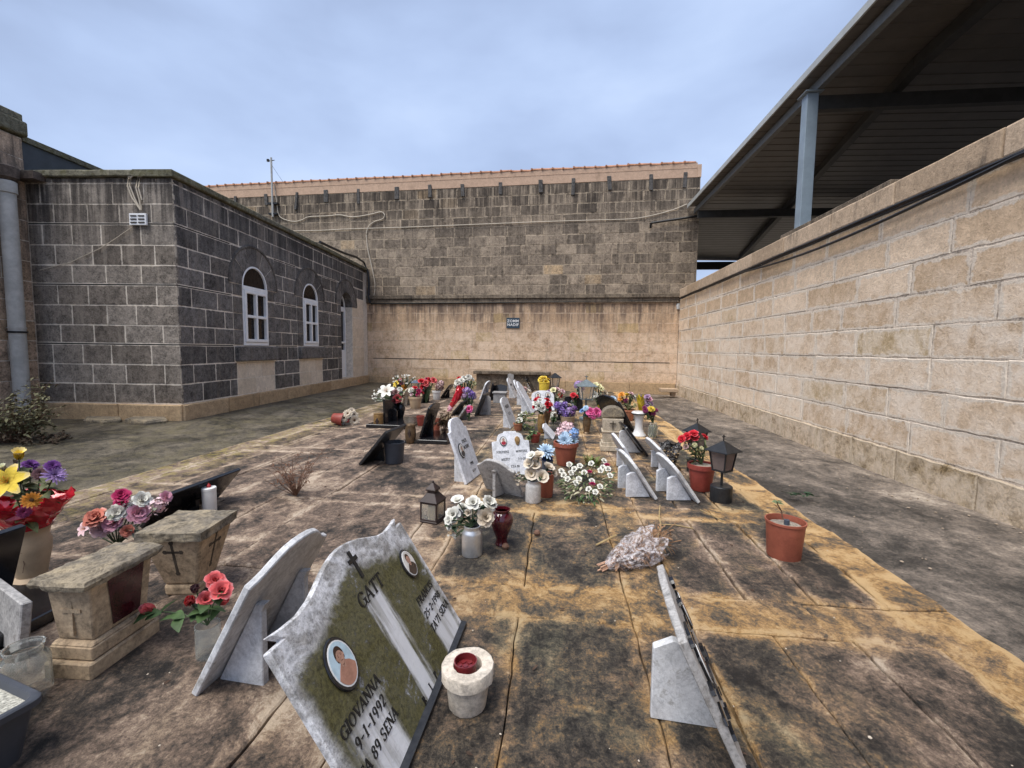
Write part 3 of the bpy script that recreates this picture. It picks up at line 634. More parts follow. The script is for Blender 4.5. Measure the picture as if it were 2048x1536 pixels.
# downpipe
pa = onP(22, 380, W0+nf*.11, nf); pb = onP(37, 806, W0+nf*.11, nf); pm_ = (pa+pb)/2
g = MB(); g.tube([(pm_.x, pm_.y, GZ), (pm_.x, pm_.y, 3.05)], .085, 16); g.lathe([(.085, 3.05), (.10, 3.06), (.10, 3.2), (.085, 3.21)], 16, Matrix.Translation((pm_.x, pm_.y, 0)))
for z in (1.32,): g.lathe([(.092, z), (.092, z+.018)], 16, Matrix.Translation((pm_.x, pm_.y, 0)))
part('downpipe', g, m_pipe, chap, smooth=True)
g = MB(); g.lathe([(.086, 1.26), (.097, 1.262), (.097, 1.285), (.086, 1.287)], 16, Matrix.Translation((pm_.x, pm_.y, 0))); part('pipe_clip', g, m_black, chap)
g = MB(); g.lathe([(.05, 3.2), (.12, 3.25), (.13, 3.38), (.1, 3.4)], 14, Matrix.Translation((pm_.x, pm_.y, 0))); fbox(g, FN, 1.75, 2.05, 3.30, 3.40, .01, .16); part('rain_hopper', g, plain('rusty_hopper', (.10, .075, .06), .8, .4), chap)
# vent with cables over the edge
def onN(px, py, d=.0): return onP(px, py, CC-nd*d, nd)
a, b = onN(262, 428), onN(297, 451.5); c_ = (a+b)/2
g = MB(); w = (b-a).dot(nf); h = a.z-b.z; ang = atan2(nf.y, nf.x)
V = thing('vent_grille', 'small white louvred vent high on the front wall of the dark grey building', 'vent', c_-nd*.02, ang)
g.box((0, 0, 0), (w, .03, h)); obj('vent_frame', g, m_white, V, bevel=.003)
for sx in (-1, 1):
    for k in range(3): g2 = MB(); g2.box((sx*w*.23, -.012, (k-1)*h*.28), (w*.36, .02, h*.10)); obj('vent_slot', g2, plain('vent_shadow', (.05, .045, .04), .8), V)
for pix, lab in (([(268, 346), (257, 355), (255, 372), (264, 395), (281, 420)], 'white cable looping over the roof edge to the vent, the widest loop'), ([(292, 345), (276, 354), (272, 375), (279, 400), (282, 420)], 'white cable hanging over the roof edge close above the vent'), ([(263, 455), (230, 478), (200, 497), (140, 525), (80, 540)], 'thin pale cable slanting across the front wall below the vent')):
    c1 = MB(); pts = [onN(*q_, .03) for q_ in pix]; c1.tube(pts, .010 if 'slant' not in lab else .005, 6); 
    if 'slant' not in lab: c1.tube([p_+Vector((.035, 0, .0)) for p_ in pts[:-1]]+[pts[-1]], .009, 6)
    tag(obj('cable', c1, m_cable, smooth=True), lab, 'cable')
# black cable along the chapel roof edge to the far wall
def onF(px, py, d=.0): return onP(px, py, CC+nf*d, nf)
c1 = MB(); pts = [onF(640, 484, .03), onF(665, 496, .04), onF(690, 507, .06), onF(712, 514, .08)]+[onB(q_[0], q_[1], .08) for q_ in ((728, 525), (736, 545), (738, 570), (737, 592), (740, 606))]
c1.tube(pts, .03, 7); tag(obj('cable', c1, m_black, smooth=True), 'thick black cable bending down the corner beside the chapel roof', 'cable')

# ------------------------------------------------------------------ open shed behind the right wall
XE = 3.263
shed = thing('open_shed', 'dark open shed with a wide sheet roof and steel posts behind the right wall', 'shed', (XE, 6, 0))
g = MB(); zs_ = []
y = -3.0
def sheet(xa, xb, ya, yb):
    dz = .0 if ya < 0 else .04
    n = int((yb-ya)/.25); prof = []
    for i in range(n):
        y = ya+i*.25; prof += [(y, 0), (y+.20, 0), (y+.21, .006), (y+.24, .006)]
    vs = [(x_, y_, 4.86+dz+z_+t_-.02*(x_-XE)) for x_ in (xa, xb) for t_ in (0, .03) for y_, z_ in prof]; k = len(prof); fs = []
    for t_ in (0, 1):
        for i in range(k-1): fs.append((t_*k+i, t_*k+i+1, 2*k+t_*k+i+1, 2*k+t_*k+i))
    for i in range(k-1): fs.append((i, i+1, k+i+1, k+i)); fs.append((2*k+i, 2*k+i+1, 3*k+i+1, 3*k+i))
    g.add(vs, fs)
sheet(XE, 13, -3, 12.32); sheet(3.62, 13, 12.05, 19.4); part('roof_sheet', g, plain('grey_roof_sheet', (.125, .115, .105), .4, .15, scale=3, spec=.5), shed)
g = MB(); g.box((XE-.012, 4.65, 4.885), (.024, 15.3, .09)); part('fascia', g, m_gutter, shed)
g = MB(); g.box((3.45, 4.65, 4.76), (.08, 15.3, .12)); part('eave_beam', g, plain('mid_grey_steel', (.17, .18, .18), .5, .15), shed)
for yy in (2.0, 6.84, 11.9): 
    g = MB(); g.box((8.2, yy, 4.56), (9.6, .10, .18)); part('cross_beam', g, m_shedsteel, shed)
g = MB(); g.box((8.2, 19.2, 4.62), (9.4, .12, .3)); part('end_beam', g, m_shedsteel, shed)
for (xa, ya, xb, yb) in ((4.36, 6.29, 6.91, 18.4), (3.9, 0.5, 4.36, 6.29), (7.4, 3.0, 9.2, 12)):
    g = MB(); d = Vector((xb-xa, yb-ya, 0)); n = d.cross(Vector((0, 0, 1))).normalized()*.06
    vs = [tuple(Vector((x_, y_, z_))+n*s_) for z_ in (4.66, 4.80) for x_, y_, s_ in ((xa, ya, 1), (xb, yb, 1), (xb, yb, -1), (xa, ya, -1))]
    g.add(vs, [(3, 2, 1, 0), (4, 5, 6, 7), (0, 1, 5, 4), (1, 2, 6, 5), (2, 3, 7, 6), (3, 0, 4, 7)]); part('roof_brace', g, m_shedsteel, shed)
for yy in (2.0, 6.84):
    g = MB(); g.box((3.39, yy, (2.77+4.68)/2), (.15, .15, 4.68-2.77)); g.box((3.39, yy, 4.69), (.24, .24, .016)); part('post', g, m_steel, shed, bevel=.006)
    g = MB(); g.box((3.39, yy, 2.775), (.26, .26, .02))
    for i_, j_ in ((-1, -1), (1, -1), (1, 1), (-1, 1)): g.lathe([(.012, 2.78), (.012, 2.805)], 6, Matrix.Translation((3.39+i_*.105, yy+j_*.105, 0)))
    part('base_plate', g, m_shedsteel, shed)
for (px, yy) in ((7.5, 19.0), (11.5, 19.0), (11.5, 6.8), (11.5, 12)):
    g = MB(); g.box((px, yy, 2.2), (.16, .16, 5)); part('post', g, m_steel, shed)
p = onB(1302, 446, .1); q = onB(1396, 432, .1)
g = MB(); g.tube([p, q], .03, 6); g.tube([p, p+Vector((0, 0, -.12))+bn*-.05], .03, 6); tag(obj('rain_spout', g, m_black), 'black pipe sticking out of the dark wall below the shed roof', 'pipe')
# bent pale far wall seen under the shed
g = MB(); g.box((8, 24, 1.45), (12, .3, 4.3)); tag(obj('far_wall', g, m_clean), 'pale wall just visible far behind under the shed roof', 'wall')

# ------------------------------------------------------------------ builders for what stands on the tombs
def roughen(o, lvl=3, amt=.006, sc_=.05):
    a = o.modifiers.new('cut', 'SUBSURF'); a.subdivision_type = 'SIMPLE'; a.levels = a.render_levels = lvl
    tx = bpy.data.textures.get('chips%.3f' % sc_) or bpy.data.textures.new('chips%.3f' % sc_, 'CLOUDS'); tx.noise_scale = sc_; tx.noise_depth = 3
    d = o.modifiers.new('chips', 'DISPLACE'); d.texture = tx; d.strength = amt*2; d.mid_level = .5; d.texture_coords = 'GLOBAL'; return o
def proj(p):
    d = p-EYE; k = d.dot(fwd); return 1024+FPX*d.dot(cr)/k, 768-FPX*d.dot(cu)/k
def marble_mat(name, c0, c1, dirt, amt, rough=.55, vein=.45, mot=.22, spk=.5):
    M = Mat(name); v = M.vec(obj=True); n = M.noise(5, 7, .6, 1.5, v); ve = M.noise(3.2, 6, .6, 3.0, v); f = M.noise(75, 7, .78, 0, v); d = M.noise(9, 9, .74, .6, v); k = M.noise(26, 8, .76, .3, v)
    c = M.mix(M.step(n, .3, .7), c0, c1)
    if vein: c = M.mix(M.mul(M.step(M.mt('ABSOLUTE', M.mt('SUBTRACT', ve, .5)), .028, .0), vein*.75), c, tuple(x*.55 for x in c0))
    tx = M.plus(M.plus(M.mul(d, .35), M.mul(k, .35)), M.mul(f, .30)); c = M.scale(c, M.lin(tx, .41, .59, max(.2, 1-mot*1.6), 1+mot))
    c = M.mix(M.mul(M.step(M.plus(M.mul(d, .6), M.mul(k, .4)), .60-amt, .70-amt), .8), c, dirt)
    c = M.mix(M.mul(M.step(f, .60, .70), spk), c, tuple(x*.3 for x in c0))
    return M.out(c, rough, M.plus(M.mul(f, .5), d), .004, .6, .4)
m_marble = marble_mat('grey_white_marble', (.58, .58, .585), (.72, .72, .72), (.24, .225, .20), .06)
m_marbled = marble_mat('dirty_marble', (.38, .365, .35), (.50, .48, .46), (.13, .115, .10), .09, .6, .3, .35)
m_marblew = marble_mat('white_marble', (.66, .67, .70), (.76, .77, .80), (.45, .44, .43), .0)
m_marbleg = marble_mat('grey_marble', (.30, .29, .285), (.40, .39, .38), (.16, .14, .12), .09)
m_creamst = marble_mat('cream_stone', (.50, .42, .31), (.60, .51, .39), (.20, .16, .11), .05, .8, .1, .3)
m_cast = marble_mat('weathered_cast_stone', (.34, .245, .155), (.46, .345, .225), (.15, .11, .072), .05, .85, 0, .38)
m_lichen = marble_mat('lichened_cap_stone', (.145, .125, .10), (.36, .29, .19), (.045, .04, .036), .08, .9, 0, .6)
m_chalk = marble_mat('chalky_stone', (.62, .54, .44), (.70, .63, .54), (.26, .20, .14), .07, .9, 0, .3)
m_granite = plain('black_granite', (.011, .011, .013), .16, .3, spec=.5, scale=60)
m_granited = plain('dull_black_granite', (.022, .022, .023), .35, .4, spec=.4, scale=40)
m_letter = plain('black_lettering', (.012, .012, .012), .45, .2)
m_soil = plain('dry_soil', (.30, .26, .21), .95, .5, scale=60, bump=1)
m_darksoil = plain('dark_soil', (.05, .036, .025), .95, .5, scale=60, bump=1)
m_terra = marble_mat('terracotta_plastic', (.30, .085, .050), (.36, .105, .062), (.42, .22, .16), -.03, .55, 0, .12, .25)
m_terrar = marble_mat('red_terracotta', (.24, .042, .030), (.30, .060, .042), (.34, .15, .11), -.03, .5, 0, .14, .25)
m_terrac = plain('clay_pot', (.40, .155, .08), .8, .25, scale=14)
m_creampot = plain('cream_pot', (.46, .34, .22), .6, .15, scale=10)
m_silver = plain('brushed_tin', (.62, .63, .64), .34, .2, metal=.75, scale=14)
m_tin = marble_mat('chalky_tin', (.52, .50, .48), (.64, .62, .60), (.32, .30, .27), .04, .5)
m_brass = plain('aged_brass', (.42, .26, .11), .35, .35, metal=.6, scale=20)
m_bronze = plain('worn_bronze', (.16, .105, .06), .4, .4, metal=.5, scale=25)
m_brown = plain('brown_lantern_paint', (.036, .022, .019), .45, .25)
m_blackp = plain('black_lantern_paint', (.014, .015, .017), .4, .3)
m_greyp = plain('grey_lantern_paint', (.15, .18, .19), .45, .25)
m_wax = plain('yellow_wax', (.46, .37, .20), .5, .1, sub=.2)
m_redglass = plain('dark_red_glass', (.065, .004, .009), .08, .2, spec=.6, coat=.5)
m_whiteg = plain('white_ceramic', (.72, .71, .70), .25, .06, coat=.3)
m_darkp = plain('dark_grey_plastic', (.055, .06, .072), .5, .15, scale=6)
m_gravel = plain('pale_gravel', (.46, .44, .37), .9, .6, scale=120, bump=1)
m_stem = plain('green_stem', (.055, .085, .035), .6, .3)
m_dry = plain('dry_straw', (.40, .29, .14), .8, .3)
m_drydark = plain('dry_brown_twig', (.16, .085, .055), .8, .4)
def glassy(name, col, rough=.06, tr=.9):
    if name in _mc: return _mc[name]
    M = Mat(name); _mc[name] = M.out(col, rough, spec=.5, Transmission_Weight=tr, IOR=1.2); return _mc[name]
m_glass = glassy('clear_glass', (.86, .88, .85)); m_lampglass = glassy('clouded_lamp_glass', (.80, .77, .70), .12, .82)
m_smoke = glassy('smoked_pane', (.28, .22, .2), .15, .5)
COL = dict(coral=(.70, .12, .12), rose=(.75, .16, .24), white=(.76, .74, .66), cream=(.66, .56, .43), pink=(.74, .36, .46), palepink=(.76, .52, .54), magenta=(.42, .02, .10),
           red=(.60, .02, .035), violet=(.25, .15, .48), purple=(.16, .05, .24), lilac=(.44, .29, .58), yellow=(.80, .58, .07), orange=(.78, .32, .05), blue=(.22, .38, .68), paleblue=(.50, .66, .82), navy=(.04, .06, .18),
           hotpink=(.80, .14, .36), plum=(.22, .03, .10), salmon=(.70, .24, .17), lemon=(.74, .70, .40), dustpink=(.46, .29, .27), dusk=(.20, .10, .11), mauve=(.40, .25, .40), greenyellow=(.42, .46, .18))
def fm(c):
    """cloth or living petals of one colour"""
    k = 'petal_'+c
    if k in _mc: return _mc[k]
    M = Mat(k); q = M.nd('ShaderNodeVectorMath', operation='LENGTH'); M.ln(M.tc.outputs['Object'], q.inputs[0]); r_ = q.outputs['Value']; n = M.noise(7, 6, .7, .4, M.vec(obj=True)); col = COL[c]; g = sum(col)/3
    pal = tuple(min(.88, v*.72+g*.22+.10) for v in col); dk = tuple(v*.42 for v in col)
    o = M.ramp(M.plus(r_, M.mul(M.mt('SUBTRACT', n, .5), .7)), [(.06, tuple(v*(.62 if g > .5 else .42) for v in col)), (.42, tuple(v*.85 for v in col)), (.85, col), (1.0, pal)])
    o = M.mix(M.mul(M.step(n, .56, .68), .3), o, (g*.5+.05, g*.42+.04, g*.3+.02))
    _mc[k] = M.out(o, .7, n, .03, .3, .2, Subsurface_Weight=.06); M.b.inputs['Subsurface Radius'].default_value = (.02, .02, .02)
    return _mc[k]
LEAF = dict(green=(.060, .105, .035), dark=(.022, .048, .020), olive=(.105, .115, .045), pale=(.17, .21, .10), dry=(.22, .155, .085), grey=(.19, .21, .15))
def lm(c): return plain('leaf_'+c, LEAF[c], .6, .45, spec=.3, scale=14)

def petal(mb, M, L, W, tilt, curl, cup=.25, n=4, p=.8, wave=0, ph=0):
    vs = []; y = z = 0.0; a = tilt; st = L/n
    for i in range(n+1):
        t = i/n; w = W*(sin(pi*(.10+.80*t))**p if t < 1 else sin(pi*.9)**p*.8)
        for j in (-1, 0, 1):
            lift = cup*w*abs(j)+wave*W*sin(ph+j*2+i*1.7)*t
            vs.append((j*w, y-lift*sin(a), z+lift*cos(a)))
        y += st*cos(a); z += st*sin(a); a += curl/n
    fs = []
    for i in range(n):
        for j in (0, 1): fs.append((3*i+j, 3*i+j+1, 3*i+j+4, 3*i+j+3))
    mb.add(vs, fs, M)
_bm = {}
def bloom_mesh(kind, col, v=0):
    key = (kind, col, v)
    if key in _bm: return _bm[key]
    b = MB(); r = random.Random(hash(kind) % 7 if False else len(kind)*13+v*5+1); RZ = lambda a: Matrix.Rotation(a, 4, 'Z'); mats = [fm(col)]
    if kind == 'rose':
        for n, rr, ti, cu_, w in ((3, .42, 84, 12, .26), (4, .58, 72, 15, .34), (5, .80, 52, -8, .44), (5, 1.0, 24, -34, .52)):
            for i in range(n): petal(b, RZ(2*pi*(i+r.random()*.3)/n+rr), rr, w, radians(ti+r.uniform(-6, 6)), radians(cu_), .42, 4, .55, .06, r.random()*6)
    elif kind == 'lily':
        mats.append(fm('orange'))
        for i in range(6): petal(b, RZ(2*pi*i/6+(i % 2)*.08), 1.15, .26+(i % 2)*.06, radians(52), radians(-75), .3, 6, .9)
        b.cur = 1
        for i in range(5): a = 2*pi*i/5; b.tube([(0, 0, .1), (.12*cos(a), .12*sin(a), .45), (.2*cos(a), .2*sin(a), .62)], [.018, .014, .03], 4)
    elif kind == 'daisy':
        mats.append(fm('yellow') if col not in ('cream', 'orange') else plain('daisy_eye', (.10, .05, .02), .9, .4))
        for i in range(16): petal(b, RZ(2*pi*(i+.3*r.random())/16), 1, .17, radians(14+r.uniform(-10, 10)), radians(-18), .2, 3, .7)
        for i in range(12): petal(b, RZ(2*pi*(i+.3*r.random())/12), .75, .15, radians(30+r.uniform(-10, 10)), radians(-10), .2, 3, .7)
        b.cur = 1; b.lathe([(.27, .05), (.27, .12), (.16, .2)], 10)
    elif kind in ('mum', 'spider'):
        n = 70 if kind == 'mum' else 46
        for i in range(n):
            t = (i+.5)/n; el_ = 88-78*sqrt(t) if kind == 'mum' else 80-75*t
            petal(b, RZ(i*2.39996), (.62+.38*t)*(1 if kind == 'mum' else 1.05), .13 if kind == 'mum' else .10, radians(el_+r.uniform(-8, 8)), radians(-40 if kind == 'mum' else -25), .3, 3, .6)
    elif kind == 'carnation':
        for n, rr, ti in ((5, .5, 75), (6, .7, 58), (7, .88, 38), (7, 1.0, 15)):
            for i in range(n): petal(b, RZ(2*pi*(i+r.random()*.5)/n+rr*3), rr, .40, radians(ti+r.uniform(-10, 10)), radians(-20), .1, 5, .45, .22, r.random()*6)
    elif kind == 'poppy':
        mats.append(plain('poppy_eye', (.30, .22, .10), .9, .4))
        for i in range(5): petal(b, RZ(2*pi*i/5+r.random()*.2), 1.05, .62, radians(48), radians(-38), .25, 5, .5, .09, i*2.1)
        for i in range(3): petal(b, RZ(2*pi*i/3+.4), .8, .45, radians(66), radians(-20), .25, 4, .5, .1, i*1.3)
        b.cur = 1; b.lathe([(.16, .02), (.2, .2), (.1, .3)], 8)
    elif kind == 'cluster':
        for i in range(30):
            t = (i+.5)/30; a = i*2.39996+r.uniform(-.3, .3); el_ = math.acos(1-t*1.25); q = Vector((sin(el_)*cos(a), sin(el_)*sin(a), cos(el_)*.8))*.8*r.uniform(.62, 1.18)
            Mx = Matrix.Translation(q+Vector((0, 0, .05))) @ q.to_track_quat('Z', 'Y').to_matrix().to_4x4() @ Matrix.Rotation(r.random()*6, 4, 'Z')
            for k in range(4): petal(b, Mx @ RZ(pi/2*k), .34*r.uniform(.7, 1.15), .15, radians(30+r.uniform(-25, 25)), radians(-35), .2, 3, .6)
    elif kind == 'bud':
        for n, rr, ti in ((3, .95, 82), (4, 1.0, 74), (3, .9, 60)):
            for i in range(n): petal(b, RZ(2*pi*(i+r.random()*.3)/n), rr, .34, radians(ti), radians(28), .55, 4, .6)
    elif kind == 'trumpet':
        for i in range(6): petal(b, RZ(2*pi*i/6), 1.25, .36, radians(80), radians(-35), .45, 5, .55)
    me = obj('bloom', b, mats, smooth='all'); d = me.data; bpy.data.objects.remove(me); _bm[key] = d; return d
def leaf(mb, p, d, L, W, droop=.4, r=rnd):
    d = d.normalized(); s_ = d.cross(Vector((0, 0, 1)))
    if s_.length < .1: s_ = Vector((1, 0, 0))
    s_.normalize(); s_ = (s_+Vector((r.uniform(-.4, .4), r.uniform(-.4, .4), r.uniform(-.5, .5)))).normalized(); vs = []
    for i in range(5):
        t = i/4; w = W*sin(pi*min(.97, .06+t*.94)); c_ = p+d*(L*t)+Vector((0, 0, -droop*L*t*t))
        n = s_.cross(d); vs += [c_-s_*w+n*w*.3, c_, c_+s_*w+n*w*.3]
    fs = []
    for i in range(4):
        for j in (0, 1): fs.append((3*i+j, 3*i+j+1, 3*i+j+4, 3*i+j+3))
    mb.add(vs, fs)
KN = dict(mum='chrysanthemum', spider='aster', cluster='flower_head', bud='rose_bud', trumpet='trumpet_flower')
def bouquet(name, label, cat, base, blooms, leaves=('green', 14, .09, .02), filler=None, seed=1, stems=True, group=None, dd=None, stemmat=None, up=.5, tow=.6):
    """flowers: blooms = (kind, colour, px, py, radius in px[, metres nearer or farther])"""
    r = random.Random(seed); D = dd if dd else dep(base); t = thing(name, label, cat, base, 0, group); P = []
    cx = sum(b[2] for b in blooms)/len(blooms); cy = sum(b[3] for b in blooms)/len(blooms); rp = max(8, max(abs(b[2]-cx)+b[4] for b in blooms)); cen = at(cx, cy, D)
    sb = MB()
    for i, b in enumerate(blooms):
        k, c_, px, py, rpx = b[:5]; e = (px-cx)/rp
        off = b[5] if len(b) > 5 else (r.uniform(-.35, .35)*size(rp, cen))
        p = at(px, py, D+off); R = size(rpx, p)
        n = (p-cen)*.9/max(.01, size(rp, cen))+Vector((0, 0, up))-(p-EYE).normalized()*tow+Vector((r.uniform(-.3, .3), r.uniform(-.3, .3), r.uniform(-.2, .2)))
        n.normalize()
        o = bpy.data.objects.new(KN.get(k, k), bloom_mesh(k, c_, i % 2)); C.objects.link(o); o.parent = t
        o.location = p-base-n*R*.35; o.scale = (R, R, R*r.uniform(.85, 1.05)); o.rotation_euler = (n.to_track_quat('Z', 'Y') @ Matrix.Rotation(r.random()*6, 3, 'Z').to_quaternion()).to_euler()
        P.append(p-n*R*.2)
        if stems: m_ = base.lerp(p, .5)+Vector((r.uniform(-.01, .01), r.uniform(-.01, .01), .01)); sb.tube([Vector((0, 0, 0)), m_-base, p-n*R*.3-base], max(.0016, size(1.4, p)*.9), 5)
    if sb.v: obj('stems', sb, stemmat or m_stem, t)
    if leaves and leaves[1]:
        lb = MB()
        for i in range(leaves[1]):
            q = base.lerp(P[r.randrange(len(P))], r.uniform(.35, .95))-base
            a = r.random()*2*pi; leaf(lb, q, Vector((cos(a), sin(a), r.uniform(-.1, .8))), leaves[2]*r.uniform(.6, 1.2), leaves[3], r.uniform(.1, .7), r)
        obj('foliage', lb, lm(leaves[0]), t, smooth='all')
    if filler:
        c_, n, (px, py), (rx, ry), sz = filler; fb = MB(); sb = MB()
        for i in range(n):
            a = r.random()*2*pi; q = sqrt(r.random()); p = at(px+rx*q*cos(a), py+ry*q*sin(a), D+r.uniform(-.5, .5)*size(rx, cen))-base; s_ = size(sz, cen)*r.uniform(.6, 1.3)
            Mx = Matrix.Translation(p) @ Matrix.Rotation(r.random()*3, 4, 'X') @ Matrix.Rotation(r.random()*6, 4, 'Z')
            for k in range(4): petal(fb, Mx @ Matrix.Rotation(pi/2*k, 4, 'Z'), s_, s_*.45, .5, -.4, .2, 2, .6)
            if i % 3 == 0: sb.tube([Vector((0, 0, 0)), p*.55+Vector((0, 0, .01)), p], size(.8, cen), 4)
        obj('filler_blossom', fb, fm(c_) if c_ in COL else lm(c_), t, smooth='all'); obj('filler_stems', sb, m_stem, t)
    return t
hv = Vector((fwd.x, fwd.y, 0)).normalized()
def gbase(px, py, rpx=0, z=0.0):                    # ground point under the middle of a round thing whose front foot is seen at px, py
    p = G(px, py, z); v = Vector((p.x, p.y, 0)).normalized(); return p+v*size(rpx, p)
PR = dict(pot=[(.68, 0), (.70, .02), (.90, .80), (.90, .81), (1, .82), (1, .99), (.97, 1), (.90, .99), (.88, .86)],
          bucket=[(.80, 0), (.82, .02), (.95, .93), (1, .94), (1, 1), (.94, 1), (.90, .80)],
          jar=[(.88, 0), (.97, .02), (1, .07), (1, .74), (.96, .80), (.80, .86), (.77, .9), (.80, .94), (.80, .99), (.72, 1), (.70, .9)],
          urn=[(.52, 0), (.56, .03), (.50, .07), (.46, .16), (.55, .26), (.80, .45), (1, .66), (1, .75), (.86, .86), (.66, .92), (.66, .95), (.74, .98), (.74, 1), (.64, 1), (.60, .93)],
          vase=[(.75, 0), (.80, .03), (.62, .10), (.72, .3), (.86, .55), (.90, .72), (.80, .84), (.86, .95), (1, 1), (.9, 1), (.74, .85)],
          flare=[(.95, 0), (1, .02), (.98, .06), (.72, .14), (.55, .3), (.52, .5), (.62, .75), (.85, .9), (.98, .96), (1, 1), (.86, 1), (.55, .8)],
          glassjar=[(.90, 0), (1, .04), (1, .70), (.9, .78), (.72, .84), (.72, .92), (.82, .95), (.82, 1), (.74, 1), (.68, .86), (.92, .7), (.92, .06)],
          tumbler=[(.9, 0), (1, .02), (1, 1), (.93, 1), (.92, .06)],
          tub=[(.95, 0), (1, .02), (1, .90), (.92, .92), (.92, .97), (1, .97), (1, 1), (.6, 1)],
          candle=[(.95, 0), (1, .03), (1, .88), (1.04, .89), (1.04, .98), (.97, 1), (.0, 1.0)],
          oval=[(.62, 0), (.7, .02), (.9, .2), (1, .45), (.97, .7), (.86, .86), (.88, .9), (.88, .97), (.8, 1), (.6, 1)])
def vessel(name, label, cat, px, py, hpx, wpx, prof, mt, z=0.0, n=24, group=None, fill=None, tilt=None, sq=1.0):
    pr = PR[prof]; p = gbase(px, py, wpx/2*pr[0][0], z); H_, R = size(hpx, p), size(wpx/2, p)
    t = thing(name, label, cat, p, rnd.random()*.6, group); g = MB(); g.lathe([(r_*R, z_*H_) for r_, z_ in pr], n, cap=(True, prof in ('tub', 'oval', 'candle')), sq=sq); obj(PN.get(prof, 'body'), g, mt, t, smooth=True)
    if fill:
        fmat, lvl = fill; rr = R*.9*(pr[-1][0] if prof not in ('glassjar',) else 1.0); g = MB()
        if prof == 'glassjar': g.lathe([(.84*R, .05*H_), (.84*R, lvl*H_)], n)
        else: g.lathe([(rr, lvl*H_-.004), (rr, lvl*H_), (rr*.5, lvl*H_+.006)], n)
        obj('water' if prof == 'glassjar' else 'soil', g, fmat, t)
    t['h'] = H_; del t['h']
    return t, p+Vector((0, 0, H_*.96)), R, H_
PN = dict(pot='pot_body', bucket='bucket_body', jar='jar_body', urn='urn_body', vase='vase_body', flare='vase_body', glassjar='jar_glass', tumbler='cup', tub='tub', candle='candle_case', oval='lamp_body')

# carved serif letters, each a set of thick and thin strokes on a box one unit high
def _gl():
    k, h = .17, .075; s = lambda x, y, w=.13: ('l', x-w, y, x+w, y, .06)
    l = lambda *a: ('l', *a); a = lambda *b: ('a', *b)
    return {'A': (.80, [l(.06, .02, .40, 1, h), l(.40, 1, .74, .02, k), l(.17, .34, .62, .34, h), s(.06, .03), s(.74, .03, .15)]),
            'G': (.80, [a(.42, .5, .36, .47, 40, 320, .14), l(.72, .08, .72, .42, k), s(.68, .44, .16), l(.73, .7, .73, .92, .06)]),
            'T': (.72, [l(.36, .02, .36, .97, k), l(.02, .96, .70, .96, .08), l(.04, .78, .04, .97, .06), l(.68, .78, .68, .97, .06), s(.36, .03, .16)]),
            'I': (.36, [l(.18, .02, .18, .98, k), s(.18, .03, .16), s(.18, .97, .16)]),
            'O': (.84, [a(.42, .5, .35, .47, 0, 360, .13)]),
            'V': (.80, [l(.10, .98, .42, .03, k), l(.42, .03, .74, .98, h), s(.10, .97, .15), s(.74, .97)]),
            'N': (.84, [l(.14, .02, .14, .98, h), l(.14, .96, .70, .04, k), l(.70, .02, .70, .98, h), s(.14, .03), s(.10, .97, .12), s(.70, .97)]),
            'F': (.66, [l(.20, .02, .20, .98, k), l(.1, .96, .62, .96, h), l(.2, .52, .5, .52, h), l(.61, .76, .61, .97, .06), s(.2, .03, .16), l(.5, .42, .5, .62, .06)]),
            'E': (.68, [l(.20, .02, .20, .98, k), l(.08, .96, .62, .96, h), l(.2, .52, .5, .52, h), l(.08, .04, .64, .04, h), l(.61, .78, .61, .97, .06), l(.63, .04, .63, .24, .06)]),
            'R': (.78, [l(.20, .02, .20, .98, k), a(.36, .74, .24, .22, -90, 90, .14), l(.1, .96, .38, .96, h), l(.2, .52, .4, .52, h), l(.38, .52, .70, .04, .15), s(.2, .03, .16)]),
            'P': (.70, [l(.20, .02, .20, .98, k), a(.36, .73, .25, .23, -90, 90, .14), l(.1, .96, .38, .96, h), l(.2, .5, .38, .5, h), s(.2, .03, .16)]),
            'C': (.74, [a(.42, .5, .35, .47, 45, 315, .14), l(.66, .68, .66, .92, .06)]),
            'S': (.62, [a(.32, .73, .22, .23, 30, 270, .12), a(.32, .27, .23, .24, -150, 90, .13), l(.52, .74, .52, .94, .06), l(.09, .06, .09, .28, .06)]),
            '1': (.46, [l(.24, .02, .24, .98, .15), l(.24, .96, .1, .82, h), s(.24, .03, .14)]), '9': (.62, [a(.31, .68, .21, .27, 0, 360, .12), a(.27, .45, .26, .42, -80, 45, .12)]),
            '2': (.62, [a(.30, .72, .21, .23, -30, 170, .12), l(.50, .60, .09, .06, .1), l(.08, .05, .56, .05, .11)]), '8': (.62, [a(.31, .74, .18, .21, 0, 360, .11), a(.31, .27, .22, .24, 0, 360, .12)]),
            '5': (.60, [l(.14, .94, .52, .94, .1), l(.15, .94, .13, .55, h), a(.29, .32, .23, .28, -140, 120, .12)]), '7': (.60, [l(.06, .93, .54, .93, .11), l(.53, .93, .22, .02, .12)]),
            '6': (.62, [a(.31, .30, .21, .27, 0, 360, .12), a(.36, .52, .26, .42, 100, 225, .12)]), '0': (.62, [a(.31, .5, .22, .46, 0, 360, .12)]), '-': (.52, [l(.08, .45, .44, .45, .10)]), "'": (.26, [l(.13, .98, .10, .70, .12)]), ' ': (.40, [])}
GL = _gl()
